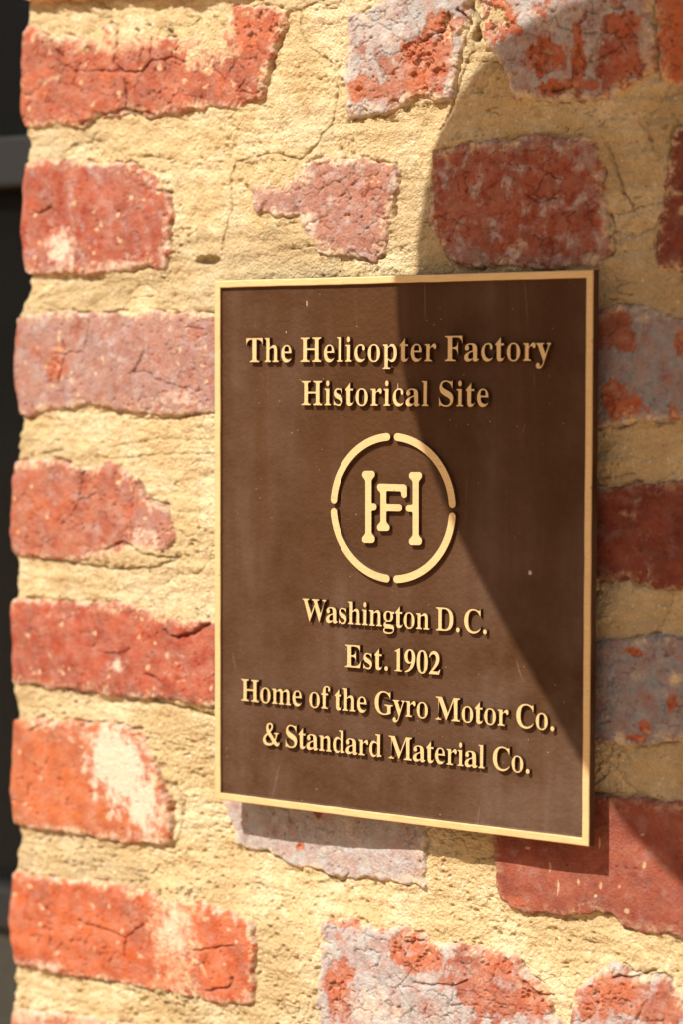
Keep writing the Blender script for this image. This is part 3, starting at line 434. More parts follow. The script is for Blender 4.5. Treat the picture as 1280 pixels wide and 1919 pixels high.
GLYPHS = json.loads('''{".":[180,[[[101,-9,89,-9,78,-9],[69,-6,60,1,52,9],[48,20,48,36,48,53],[52,64,60,71,69,78],[78,81,89,81,101,81],[111,78,119,71,127,64],[132,53,132,36,132,20],[127,9,119,1,111,-6]]]],"C":[468,[[[338,-11,257,-11,212,-11],[172,-1,137,20,103,40],[75,68,56,104,36,140],[26,182,26,228,26,274],[36,315,56,351,76,387],[104,414,139,435,174,455],[214,465,259,465,290,465],[326,457,367,440,374,437],[381,435,388,435,404,435],[415,445,419,465,425,465],[431,465,437,465,437,413],[437,361,437,308,431,308],[425,308,420,308,405,350],[383,383,356,407,329,431],[299,443,265,443,184,443],[144,371,144,226,144,91],[188,24,278,24,305,24],[332,31,358,45,384,59],[408,79,428,106,435,100],[441,94,447,89,401,22]]]],"D":[496,[[[90,0,20,0,20,6],[20,12,20,17,41,18],[55,22,63,30,70,37],[74,52,74,75,74,174],[74,274,74,374,74,400],[70,418,61,426,52,434],[37,439,15,439,15,444],[15,450,15,455,84,455],[153,455,222,455,302,455],[363,436,405,396,447,357],[468,301,468,228,468,76],[388,0,228,0,159,0]],[[206,24,222,24,266,24],[299,41,319,75,340,109],[351,160,351,229,351,365],[308,433,223,433,206,433],[195,430,190,423,185,417],[182,404,182,385,182,281],[182,176,182,72,182,53],[185,40,190,34,195,27]]]],"E":[442,[[[143,0,14,0,14,6],[14,11,14,17,38,17],[54,21,62,30,71,38],[75,54,75,78,75,175],[75,272,75,369,75,398],[71,417,62,425,53,434],[38,439,16,439,16,444],[16,450,16,455,144,455],[271,455,399,455,399,410],[399,365,399,320,394,320],[389,320,383,320,378,361],[364,390,340,406,317,422],[281,430,232,430,217,430],[207,430,200,428,193,427],[188,423,186,417,184,411],[183,401,183,388,183,341],[183,293,183,246,186,246],[190,246,193,246,223,246],[245,254,259,269,273,284],[283,310,288,345,293,345],[299,345,304,345,304,270],[304,194,304,118,299,118],[293,118,287,118,285,145],[280,166,273,181,266,197],[255,207,241,213,227,219],[208,222,185,222,184,222],[184,222,183,222,183,171],[183,119,183,67,183,51],[186,40,192,35,198,30],[211,28,230,28,263,28],[291,31,313,39,336,46],[355,58,371,75,386,92],[400,114,411,143,417,143],[424,143,430,143,421,95],[411,48,402,0,273,0]]]],"F":[404,[[[96,0,15,0,15,6],[15,12,15,17,39,19],[54,25,62,34,71,43],[75,59,75,84,75,181],[75,278,75,375,75,399],[70,415,61,423,53,431],[37,436,14,439,14,444],[14,450,14,455,141,455],[267,455,394,455,394,410],[394,365,394,320,388,320],[383,320,377,320,373,347],[366,369,355,385,345,402],[330,413,310,420,290,428],[263,431,230,431,217,431],[207,431,200,429,193,428],[188,426,186,421,183,417],[182,409,182,398,182,348],[182,298,182,247,185,247],[187,247,190,247,220,247],[242,255,256,270,270,286],[280,311,284,347,290,347],[296,347,302,347,302,270],[302,194,302,118,296,118],[291,118,285,118,280,158],[271,185,257,200,242,216],[220,224,189,224,186,224],[184,224,182,224,182,176],[182,128,182,81,182,64],[184,52,188,43,192,33],[199,27,210,24,220,20],[236,18,257,17,257,12],[257,6,257,0,176,0]]]],"G":[508,[[[328,-10,268,-10,220,-10],[177,0,141,19,105,39],[77,67,57,103,37,139],[28,181,28,229,28,276],[37,317,57,352,77,387],[105,415,139,435,174,455],[213,465,257,465,292,465],[330,457,369,441,376,437],[382,436,388,436,395,436],[401,438,406,443,410,448],[415,455,419,465,425,465],[431,465,437,465,437,413],[437,360,437,308,431,308],[426,308,420,308,410,335],[398,359,382,379,366,399],[349,415,329,426,309,438],[289,443,267,443,186,443],[146,371,146,228,146,157],[157,104,180,67,203,31],[235,13,275,13,301,13],[318,18,328,27,338,37],[343,51,343,71,343,90],[343,109,343,128,343,149],[338,163,329,170,320,178],[302,182,275,182,275,187],[275,193,275,198,350,198],[425,198,500,198,500,193],[500,187,500,182,478,182],[464,178,457,171,450,163],[446,149,446,128,446,95],[446,62,446,29,387,3]]]],"H":[523,[[[91,0,15,0,15,6],[15,12,15,17,39,18],[54,23,62,32,71,40],[75,56,75,81,75,180],[75,279,75,379,75,400],[70,415,62,424,54,432],[39,437,16,439,16,444],[16,450,16,455,91,455],[167,455,242,455,242,450],[242,444,242,439,225,437],[213,435,204,432,196,429],[190,423,187,415,184,407],[182,395,182,379,182,336],[182,293,182,251,235,251],[289,251,342,251,342,293],[342,336,342,379,342,395],[340,407,337,415,335,423],[329,429,320,432,312,435],[299,437,282,439,282,444],[282,450,282,455,357,455],[432,455,507,455,507,450],[507,444,507,439,484,437],[468,432,461,424,453,416],[449,401,449,379,449,279],[449,180,449,81,449,58],[453,42,461,33,469,24],[484,18,507,17,507,12],[507,6,507,0,432,0],[357,0,282,0,282,6],[282,12,282,17,305,18],[321,23,329,31,338,38],[342,55,342,81,342,127],[342,174,342,221,289,221],[235,221,182,221,182,174],[182,127,182,81,182,56],[186,40,194,32,202,23],[218,18,242,17,242,12],[242,6,242,0,166,0]]]],"M":[634,[[[66,0,14,0,14,6],[14,12,14,17,36,18],[52,23,61,32,71,40],[75,56,75,79,75,180],[75,281,75,382,75,397],[74,408,71,416,67,423],[61,429,53,432,44,436],[31,438,15,439,15,444],[15,450,15,455,71,455],[128,455,185,455,229,351],[273,247,317,142,361,247],[405,351,449,455,505,455],[561,455,617,455,617,450],[617,444,617,439,596,437],[581,432,573,423,564,415],[560,400,560,378,560,281],[560,183,560,85,560,66],[562,52,565,43,568,33],[574,27,582,23,590,20],[601,18,617,17,617,12],[617,6,617,0,543,0],[469,0,396,0,396,6],[396,12,396,17,412,19],[424,21,433,25,441,28],[447,35,450,44,453,53],[455,66,455,83,455,188],[455,294,455,399,399,266],[344,133,288,0,282,0],[276,0,270,0,215,130],[160,259,105,389,105,286],[105,183,105,80,105,54],[110,38,120,30,129,21],[146,17,169,17,169,12],[169,6,169,0,118,0]]]],"S":[390,[[[49,-11,43,-11,43,45],[43,102,43,158,49,158],[56,158,62,158,73,109],[90,73,111,50,133,26],[162,15,197,15,222,15],[242,22,257,36,271,50],[279,68,279,89,279,119],[261,142,225,160,204,170],[183,180,163,191,124,210],[95,231,77,253,59,274],[50,301,50,332,50,359],[56,383,67,403,79,423],[95,438,115,449,136,460],[159,466,185,466,198,466],[213,465,229,461,246,458],[263,454,282,448,286,447],[289,446,291,446,294,445],[297,445,300,445,311,445],[318,452,320,466,327,466],[333,466,339,466,339,417],[339,368,339,319,334,319],[328,319,322,319,316,344],[306,366,293,385,281,404],[265,418,248,429,231,439],[213,445,194,445,171,445],[153,439,140,426,126,414],[120,399,120,380,120,363],[125,348,137,336,149,325],[166,314,189,303,210,293],[232,283,253,273,281,260],[302,247,317,233,333,219],[344,204,350,188,356,172],[359,154,359,133,359,104],[352,79,339,58,325,36],[306,20,281,8,256,-4],[226,-10,192,-10,181,-10],[170,-9,158,-8,147,-6],[136,-3,126,1,114,5],[105,8,98,9,91,11],[87,12,85,12,77,12],[72,10,69,7,66,4],[63,-2,61,-11,55,-11]]]],"T":[423,[[[171,0,92,0,92,6],[92,12,92,17,116,17],[133,22,142,31,151,40],[156,56,156,81,156,198],[156,316,156,433,154,433],[151,433,149,433,114,433],[86,423,65,403,45,383],[32,355,29,318,23,318],[17,318,11,318,11,364],[11,409,11,455,144,455],[277,455,410,455,410,409],[410,363,410,317,405,317],[399,317,394,317,386,394],[344,433,269,433,267,433],[265,433,263,433,263,316],[263,198,263,81,263,56],[268,39,276,30,285,22],[302,17,328,17,328,12],[328,6,328,0,249,0]]]],"W":[611,[[[177,-11,171,-11,124,124],[78,258,32,393,27,409],[21,420,15,427,9,434],[-1,438,-15,439,-15,444],[-15,450,-15,455,50,455],[115,455,181,455,181,450],[181,444,181,439,166,438],[156,436,150,432,143,428],[140,421,140,410,140,401],[143,388,148,373,173,300],[198,226,223,153,249,220],[275,286,301,353,296,368],[291,383,286,399,281,415],[275,425,267,429,260,434],[247,437,229,439,229,444],[229,450,229,455,299,455],[369,455,439,455,439,450],[439,444,439,439,408,439],[393,430,393,412,393,406],[395,398,399,386,424,313],[449,239,474,166,496,234],[518,302,541,369,546,385],[549,398,549,406,549,418],[545,426,538,430,531,435],[519,438,503,439,503,444],[503,450,503,455,543,455],[584,455,624,455,624,450],[624,444,624,439,611,436],[601,430,594,421,588,412],[581,398,575,379,532,249],[489,119,446,-11,440,-11],[434,-11,428,-11,390,96],[353,202,316,309,274,202],[232,96,190,-11,184,-11]]]],"a":[344,[[[282,-10,255,-10,221,-10],[203,5,200,35,170,6],[135,-9,95,-9,72,-9],[54,-2,40,11,27,25],[20,42,20,63,20,93],[35,117,63,136,92,155],[137,173,199,190,199,207],[199,224,199,241,199,260],[195,274,187,282,179,291],[166,296,148,296,119,296],[104,288,104,274,104,271],[107,266,113,257,120,248],[123,239,123,231,123,219],[119,209,110,202,101,194],[90,191,77,191,63,191],[52,195,45,203,37,211],[33,223,33,236,33,252],[38,266,49,278,60,291],[75,300,95,308,114,315],[136,318,162,318,210,318],[244,310,263,292,283,275],[293,247,293,210,293,161],[293,112,293,62,293,51],[293,43,295,40,296,36],[299,34,304,34,309,34],[314,37,320,42,323,37],[326,32,329,28,307,2]],[[129,34,151,34,157,34],[165,36,174,41,183,46],[191,53,199,63,199,99],[199,134,199,169,145,157],[118,128,118,84,118,50]]]],"c":[293,[[[208,-10,156,-10,130,-10],[107,-3,87,11,66,25],[50,44,38,68,26,92],[19,119,19,150,19,182],[26,211,40,237,54,262],[72,282,96,297,119,312],[146,319,175,319,207,319],[232,312,250,298,268,284],[277,267,277,245,277,233],[274,223,266,215,259,208],[249,204,236,204,210,204],[196,220,196,251,196,254],[196,258,197,261,197,265],[197,268,197,271,197,288],[188,297,169,297,131,297],[112,260,112,187,112,139],[120,102,137,76,154,51],[176,38,204,38,228,38],[250,49,271,72,276,68],[280,64,285,60,251,13]]]],"d":[370,[[[176,-10,140,-10,116,-10],[96,-3,78,10,59,24],[45,43,35,66,25,90],[19,117,19,147,19,182],[25,212,36,237,47,263],[62,283,81,297,101,311],[122,318,146,318,177,318],[203,306,223,280,223,320],[223,361,223,401,223,415],[219,425,212,430,205,436],[193,439,176,439,176,445],[176,450,176,455,224,455],[271,455,319,455,319,329],[319,202,319,75,319,59],[321,47,325,41,329,34],[338,30,353,28,353,22],[353,16,353,11,317,11],[274,4,223,-10,223,6],[223,23,223,39,204,6]],[[152,28,171,28,182,28],[192,33,202,41,212,50],[219,62,223,76,223,131],[223,186,223,242,221,253],[216,262,206,270,197,277],[186,281,174,281,153,281],[139,270,130,250,122,229],[118,197,118,153,118,111],[121,79,130,58,138,38]]]],"e":[301,[[[208,-10,154,-10,128,-10],[105,-3,85,10,64,24],[49,43,37,69,25,94],[19,123,19,157,19,188],[26,216,38,240,50,265],[66,284,87,298,108,311],[131,318,157,318,196,318],[226,306,249,280,271,255],[283,219,283,173,283,171],[283,168,283,166,227,166],[172,166,117,166,118,84],[145,42,199,42,226,42],[249,57,270,86,275,81],[280,77,285,73,252,17]],[[116,196,116,192,145,192],[173,192,201,192,201,200],[201,207,201,215,201,243],[199,264,193,277,187,290],[177,297,161,297,131,297],[116,266,116,203,116,200]]]],"f":[214,[[[76,0,15,0,15,5],[15,11,15,16,26,17],[35,19,40,22,45,25],[48,29,50,35,51,40],[52,53,52,73,52,141],[52,209,52,277,40,277],[28,277,16,277,16,288],[16,299,16,310,28,310],[40,310,52,310,52,325],[52,339,52,353,52,389],[63,416,85,436,106,455],[136,465,174,465,202,465],[224,458,240,446,255,433],[263,418,263,400,263,385],[259,374,252,367,244,359],[235,355,224,355,212,355],[203,359,195,365,188,372],[185,380,185,391,185,400],[187,410,193,420,194,422],[195,424,196,426,197,429],[197,431,197,433,197,440],[192,443,180,443,166,443],[157,439,153,430,150,421],[148,408,148,390,148,364],[148,337,148,310,166,310],[185,310,203,310,203,299],[203,288,203,277,185,277],[166,277,148,277,148,206],[148,136,148,65,148,45],[151,32,158,26,165,19],[178,16,199,16,199,11],[199,5,199,0,138,0]]]],"g":[327,[[[201,-140,146,-140,102,-140],[70,-134,48,-122,25,-109],[14,-93,14,-75,14,-53],[32,-36,69,-26,39,-11],[24,7,24,30,24,47],[30,61,42,74,55,86],[75,99,102,110,49,130],[22,164,22,212,22,233],[28,252,40,268,51,284],[67,296,88,305,108,314],[131,318,157,318,184,318],[209,314,233,304,261,304],[289,304,317,304,317,292],[317,280,317,268,301,268],[284,268,268,268,284,249],[291,227,291,203,291,184],[286,166,276,151,266,136],[252,124,234,116,216,107],[195,103,172,103,167,103],[162,103,157,103,152,104],[147,104,142,104,130,104],[120,101,112,94,105,88],[101,80,101,71,101,56],[114,49,141,49,152,49],[164,49,175,49,211,49],[239,46,259,40,279,34],[294,25,303,13,311,0],[316,-16,316,-37,316,-69],[301,-94,272,-113,243,-131]],[[141,124,157,124,173,124],[184,131,190,146,196,160],[199,182,199,211,199,240],[196,262,190,276,184,290],[173,297,157,297,141,297],[130,290,124,276,117,262],[114,240,114,211,114,182],[117,160,124,146,130,131]],[[131,-116,161,-116,229,-116],[263,-99,263,-66,263,-54],[259,-46,249,-41,240,-37],[225,-34,205,-34,169,-34],[133,-34,97,-34,81,-45],[73,-57,73,-73,73,-84],[80,-95,95,-103,109,-112]]]],"h":[381,[[[72,0,18,0,18,5],[18,11,18,16,31,17],[40,20,45,26,50,31],[52,41,52,56,52,170],[52,285,52,399,52,413],[50,423,46,429,41,435],[32,439,19,440,19,445],[19,450,19,455,62,455],[105,455,148,455,148,392],[148,330,148,267,173,301],[205,318,243,318,301,318],[330,283,330,212,330,160],[330,108,330,56,330,42],[333,32,337,26,342,20],[350,17,363,16,363,11],[363,5,363,0,310,0],[256,0,202,0,202,5],[202,11,202,16,204,16],[205,16,207,16,226,16],[235,29,235,56,235,109],[235,163,235,217,235,235],[233,249,229,258,225,267],[216,271,203,271,182,271],[163,259,148,235,148,175],[148,116,148,56,148,42],[150,32,154,26,158,20],[167,17,180,16,180,11],[180,5,180,0,126,0]]]],"i":[198,[[[115,362,101,362,86,362],[74,367,65,376,55,386],[50,398,50,412,50,427],[55,439,65,449,74,458],[86,463,101,463,115,463],[127,458,137,449,146,439],[151,427,151,412,151,398],[146,386,136,376,126,367]],[[72,0,18,0,18,5],[18,11,18,16,32,17],[41,20,45,26,50,31],[52,41,52,56,52,121],[52,186,52,252,52,268],[50,279,47,285,43,290],[34,293,20,293,20,299],[21,305,21,310,63,310],[106,310,148,310,148,225],[148,141,148,56,148,42],[150,32,154,26,158,20],[167,17,180,16,180,11],[180,5,180,0,126,0]]]],"l":[199,[[[72,0,18,0,18,5],[18,11,18,16,32,17],[41,20,45,26,50,31],[52,41,52,56,52,170],[52,284,52,398,52,412],[51,423,47,429,43,435],[34,439,20,439,20,445],[20,450,20,455,63,455],[106,455,148,455,148,322],[148,189,148,56,148,42],[150,32,154,26,158,20],[167,17,180,16,180,11],[180,5,180,0,126,0]]]],"m":[554,[[[71,0,18,0,18,5],[18,11,18,16,31,17],[40,20,45,26,50,31],[52,41,52,56,52,122],[52,187,52,253,52,267],[50,277,46,284,41,290],[32,294,19,294,19,300],[19,305,19,310,61,310],[104,310,146,310,146,295],[146,280,146,265,172,300],[202,318,237,318,283,318],[310,299,320,261,346,299],[379,318,418,318,475,318],[504,283,504,212,504,160],[504,108,504,56,504,42],[506,32,510,26,514,20],[523,17,536,16,536,11],[536,5,536,0,483,0],[430,0,377,0,377,5],[377,11,377,16,390,17],[398,20,403,26,407,32],[410,42,410,56,410,109],[410,163,410,217,410,235],[408,249,404,258,400,267],[391,271,377,271,358,271],[340,260,324,237,324,177],[324,116,324,56,324,42],[327,32,331,26,335,20],[343,17,356,16,356,11],[356,5,356,0,304,0],[252,0,199,0,199,5],[199,11,199,16,212,17],[221,20,225,26,229,32],[232,42,232,56,232,109],[232,163,232,217,232,235],[230,248,226,258,222,267],[213,271,199,271,178,271],[161,259,146,235,146,175],[146,116,146,56,146,42],[148,33,152,27,156,20],[165,17,177,16,177,11],[177,5,177,0,124,0]]]],"n":[381,[[[72,0,18,0,18,5],[18,11,18,16,31,17],[40,20,45,26,50,31],[52,41,52,56,52,122],[52,187,52,253,52,267],[50,277,46,284,41,290],[32,294,19,294,19,300],[19,305,19,310,62,310],[105,310,148,310,148,296],[148,282,148,267,172,301],[204,318,243,318,301,318],[330,283,330,212,330,160],[330,108,330,56,330,42],[333,32,337,26,342,20],[350,17,363,16,363,11],[363,5,363,0,310,0],[256,0,202,0,202,5],[202,11,202,16,204,16],[205,16,207,16,226,16],[235,29,235,56,235,109],[235,163,235,217,235,235],[233,249,229,258,225,267],[216,271,203,271,182,271],[163,259,148,235,148,175],[148,116,148,56,148,42],[150,32,154,26,158,20],[167,17,180,16,180,11],[180,5,180,0,126,0]]]],"o":[336,[[[198,-10,169,-10,139,-10],[113,-3,90,11,68,26],[50,45,38,70,25,95],[19,123,19,154,19,186],[25,214,38,239,50,264],[68,283,90,297,113,311],[139,318,168,318,197,318],[223,311,245,298,268,284],[285,264,298,240,311,215],[317,186,317,154,317,122],[311,93,298,69,285,44],[268,25,245,11,223,-3]],[[150,11,169,11,187,11],[201,21,209,39,213,48],[216,62,217,81,219,101],[220,125,220,154,220,213],[216,252,208,271,199,289],[186,299,169,299,149,299],[136,289,128,271,121,251],[117,213,117,154,117,125],[118,101,120,82,121,62],[124,48,128,39,136,21]]]],"p":[371,[[[77,-139,17,-139,17,-134],[17,-129,17,-124,28,-123],[35,-121,40,-117,45,-113],[49,-108,50,-101,52,-94],[52,-82,52,-64,52,39],[52,141,52,243,52,264],[50,277,46,283,42,289],[33,293,19,295,19,300],[19,305,19,310,61,310],[102,310,143,310,143,294],[143,278,143,263,163,300],[192,319,230,319,254,319],[275,312,293,298,311,284],[325,265,335,241,345,217],[350,190,350,160,350,127],[345,98,334,72,324,46],[310,26,291,12,273,-3],[251,-10,227,-10,194,-10],[168,4,148,32,148,2],[148,-28,148,-58,148,-76],[149,-89,152,-99,154,-108],[160,-114,167,-118,174,-121],[184,-122,197,-123,197,-128],[197,-134,197,-139,137,-139]],[[174,28,195,28,216,28],[231,39,239,59,248,81],[253,112,253,154,253,195],[249,226,241,248,234,268],[220,278,199,278,178,278],[161,264,148,235,148,180],[148,124,148,69,158,42]]]],"r":[287,[[[78,0,18,0,18,5],[18,11,18,16,32,17],[41,20,45,26,50,31],[52,41,52,56,52,121],[52,186,52,252,52,269],[50,280,46,285,42,290],[34,293,20,293,20,299],[21,305,21,310,62,310],[104,310,146,310,146,291],[146,271,146,252,157,273],[171,290,187,301,203,313],[218,318,233,318,252,318],[266,314,275,304,285,294],[289,282,289,266,289,253],[286,242,278,234,270,226],[260,222,248,222,236,222],[228,225,222,231,216,236],[212,243,207,250,202,257],[196,260,189,260,179,260],[170,254,162,241,153,229],[149,213,149,192,149,147],[149,101,149,56,149,41],[152,30,159,25,165,20],[178,17,197,16,197,11],[197,5,197,0,138,0]]]],"s":[288,[[[183,-10,151,-10,133,-10],[112,-5,87,6,83,8],[78,9,73,9,62,9],[55,3,51,-9,46,-9],[41,-9,36,-9,36,29],[36,67,36,105,41,105],[47,105,53,105,59,77],[71,55,87,39,103,23],[121,15,140,15,157,15],[170,19,179,27,188,34],[192,45,192,58,192,77],[180,93,156,105,139,113],[123,121,107,130,84,141],[66,154,54,169,43,184],[37,201,37,220,37,248],[46,272,65,291,83,310],[109,319,141,319,148,319],[156,318,166,316,175,314],[186,311,199,308,201,307],[203,307,206,306,209,305],[211,305,213,305,221,305],[226,310,230,319,235,319],[239,319,244,319,244,287],[244,254,244,222,239,222],[233,222,228,222,221,246],[211,264,196,277,182,290],[167,296,149,296,135,296],[124,293,116,286,109,279],[105,270,105,259,105,248],[108,240,115,232,122,225],[133,218,146,212,161,204],[176,197,191,189,214,178],[231,166,241,151,252,137],[257,118,257,95,257,62],[247,37,228,18,209,-1]]]],"t":[228,[[[169,-9,124,-9,97,-9],[77,-3,66,10,54,24],[48,44,48,71,48,140],[48,210,48,279,39,279],[30,279,20,279,20,286],[20,293,20,300,47,325],[70,348,88,369,106,390],[120,408,129,424,134,424],[139,424,144,424,144,386],[144,348,144,310,165,310],[186,310,208,310,208,300],[208,289,208,279,186,279],[165,279,144,279,144,213],[144,148,144,82,144,68],[146,58,149,51,153,44],[159,40,168,40,184,40],[196,52,206,75,212,72],[217,69,222,66,202,16]]]],"y":[300,[[[69,-140,52,-140,35,-140],[21,-135,10,-125,-1,-115],[-7,-101,-7,-84,-7,-72],[-3,-62,5,-53,12,-44],[23,-40,36,-40,47,-40],[57,-43,64,-49,71,-56],[75,-65,75,-76,75,-78],[74,-79,74,-81,74,-83],[74,-85,74,-87,74,-95],[78,-99,86,-99,94,-99],[103,-90,114,-74,120,-65],[125,-56,129,-44,134,-33],[137,-20,140,-5,106,80],[71,165,36,251,32,261],[28,269,25,275,21,281],[18,285,15,287,11,291],[5,293,-3,293,-4,293],[-4,293,-5,293,-5,299],[-5,305,-5,310,51,310],[106,310,162,310,162,305],[162,299,162,293,149,293],[141,292,136,289,131,287],[128,282,128,275,128,272],[129,270,130,267,131,263],[132,260,133,257,150,211],[168,165,185,119,200,160],[215,200,230,241,233,248],[235,255,236,260,237,265],[238,270,238,274,238,282],[235,287,229,289,224,292],[215,293,203,293,203,299],[203,305,203,310,235,310],[267,310,300,310,300,305],[300,299,300,293,290,293],[283,289,277,281,271,272],[266,259,259,242,227,154],[194,65,162,-24,151,-55],[140,-79,129,-96,119,-112],[107,-124,95,-131,83,-137]]]]}''')

# ------------------------------------------------------------------ noise in numpy
def lattice(ix, iy, seed):
    h = (ix.astype(np.int64) * 374761393 + iy.astype(np.int64) * 668265263 + seed * 1442695041) & 0xffffffff
    h = ((h ^ (h >> 13)) * 1274126177) & 0xffffffff
    return (h ^ (h >> 16)) & 0xffffffff
def perlin(x, y, seed=0):
    x = x + seed * 17.317; y = y - seed * 9.731
    ix = np.floor(x); iy = np.floor(y); fx = x - ix; fy = y - iy
    ix = ix.astype(np.int32); iy = iy.astype(np.int32)
    u = fx * fx * fx * (fx * (fx * 6 - 15) + 10); v = fy * fy * fy * (fy * (fy * 6 - 15) + 10)
    def g(i, j):
        a = lattice(ix + i, iy + j, seed) * (2 * math.pi / 4294967296.0)
        return np.cos(a) * (fx - i) + np.sin(a) * (fy - j)
    a = g(0, 0); b = g(1, 0); c = g(0, 1); d = g(1, 1)
    return (a + u * (b - a) + v * ((c + u * (d - c)) - (a + u * (b - a)))) * 1.5
def fbm(x, y, oct=4, seed=0, gain=0.5):
    s = 0; a = 1.0; f = 1.0; n = 0
    for k in range(oct):
        s = s + a * perlin(x * f, y * f, seed + k * 7); n += a; a *= gain; f *= 2.03
    return s / n * 1.25
def worley(x, y, seed=0):
    ix = np.floor(x).astype(np.int32); iy = np.floor(y).astype(np.int32)
    best = np.full(x.shape, 9.0); rnd = np.zeros(x.shape); f2 = np.full(x.shape, 9.0)
    for i in (-1, 0, 1):
        for j in (-1, 0, 1):
            h = lattice(ix + i, iy + j, seed)
            px = ix + i + (h & 0xffff) / 65536.0; py = iy + j + ((h >> 16) & 0xffff) / 65536.0
            d = np.hypot(px - x, py - y)
            r = (lattice(ix + i, iy + j, seed + 5) & 0xffff) / 65536.0
            m = d < best
            f2 = np.where(m, best, np.minimum(f2, d))
            rnd = np.where(m, r, rnd); best = np.where(m, d, best)
    return best, f2, rnd
def sstep(a, b, x):
    t = np.clip((x - a) / (b - a), 0, 1); return t * t * (3 - 2 * t)
def poly_sd(poly, x, y):
    """signed distance to a polygon, positive inside"""
    d = np.full(x.shape, 1e9); inside = np.zeros(x.shape, bool)
    n = len(poly)
    for i in range(n):
        ax, ay = poly[i]; bx, by = poly[(i + 1) % n]
        ex, ey = bx - ax, by - ay
        t = np.clip(((x - ax) * ex + (y - ay) * ey) / (ex * ex + ey * ey + 1e-9), 0, 1)
        d = np.minimum(d, np.hypot(x - ax - t * ex, y - ay - t * ey))
        c = ((ay > y) != (by > y))
        with np.errstate(divide='ignore', invalid='ignore'):
            xi = (bx - ax) * (y - ay) / (by - ay + 1e-12) + ax
        inside ^= c & (x < xi)
    return np.where(inside, d, -d)
def line_dist(pts, x, y):
    d = np.full(x.shape, 1e9)
    for (ax, ay), (bx, by) in zip(pts[:-1], pts[1:]):
        ex, ey = bx - ax, by - ay
        t = np.clip(((x - ax) * ex + (y - ay) * ey) / (ex * ex + ey * ey + 1e-9), 0, 1)
        d = np.minimum(d, np.hypot(x - ax - t * ex, y - ay - t * ey))
    return d

# ------------------------------------------------------------------ the grid of the wall, in millimetres
STEP = 0.6
xs = np.concatenate([np.arange(-412, -306, 3.0), np.arange(-306, 178, STEP), np.arange(178, 352, 3.0)])
zs = np.concatenate([np.arange(-482, -330, 3.0), np.arange(-330, 336, STEP), np.arange(336, 482, 3.0)])
U, V = np.meshgrid(xs, zs)          # rows follow z
NZ, NX = U.shape
ce = np.array(sorted([(b, a) for a, b in CORNER]))
corner_u = np.interp(zs, ce[:, 0], ce[:, 1])[:, None] - 0.6
corner_u = corner_u + 0.8 * perlin(V[:, :1] / 9, V[:, :1] * 0, 90)
RAD = 7.0
def place(H, idx=None):
    """grid + height (mm, outwards) -> world coordinates; the wall turns back round its left corner"""
    u = U if idx is None else U[idx]; v = V if idx is None else V[idx]
    cu = np.broadcast_to(corner_u, U.shape); cu = cu if idx is None else cu[idx]
    s = (cu + RAD) - u
    flat = s <= 0
    ang = np.clip(s / RAD, 0, math.pi / 2)
    back = np.maximum(s - RAD * math.pi / 2, 0)
    nx = -np.sin(ang); nn = np.cos(ang)
    x = np.where(flat, u, cu + RAD + nx * (RAD + H))
    n = np.where(flat, H, -RAD + nn * (RAD + H) - back)
    x = np.where(s > RAD * math.pi / 2, cu - H, x)
    return np.stack([x / 1000, 0.016 - n / 1000, v / 1000], -1)

def lerp(a, b, t): return a + (b - a) * t[..., None]
C_ = lambda *c: np.array(c, float)

# ---- extra bricks that carry the bond on past the picture (mm)
def extra_bricks():
    ex = {}
    k = 100
    def rect(x0, x1, z0, z1):
        nonlocal k; ex[k] = [[x0, z1], [(x0 + x1) / 2, z1 + 1], [x1, z1], [x1, z0], [(x0 + x1) / 2, z0 - 1], [x0, z0]]; k += 1
    rect(-130, -40, 362, 412); rect(-25, 170, 352, 402); rect(188, 420, 346, 398)
    rect(-420, -195, 432, 486); rect(-180, 20, 430, 486); rect(40, 260, 420, 486)
    rect(-195, 5, -392, -340); rect(25, 215, -386, -345 + 6); rect(232, 420, -380, -318)
    rect(-420, -210, -486, -432); rect(-190, 0, -486, -425); rect(20, 230, -486, -415); rect(245, 420, -486, -412)
    return ex

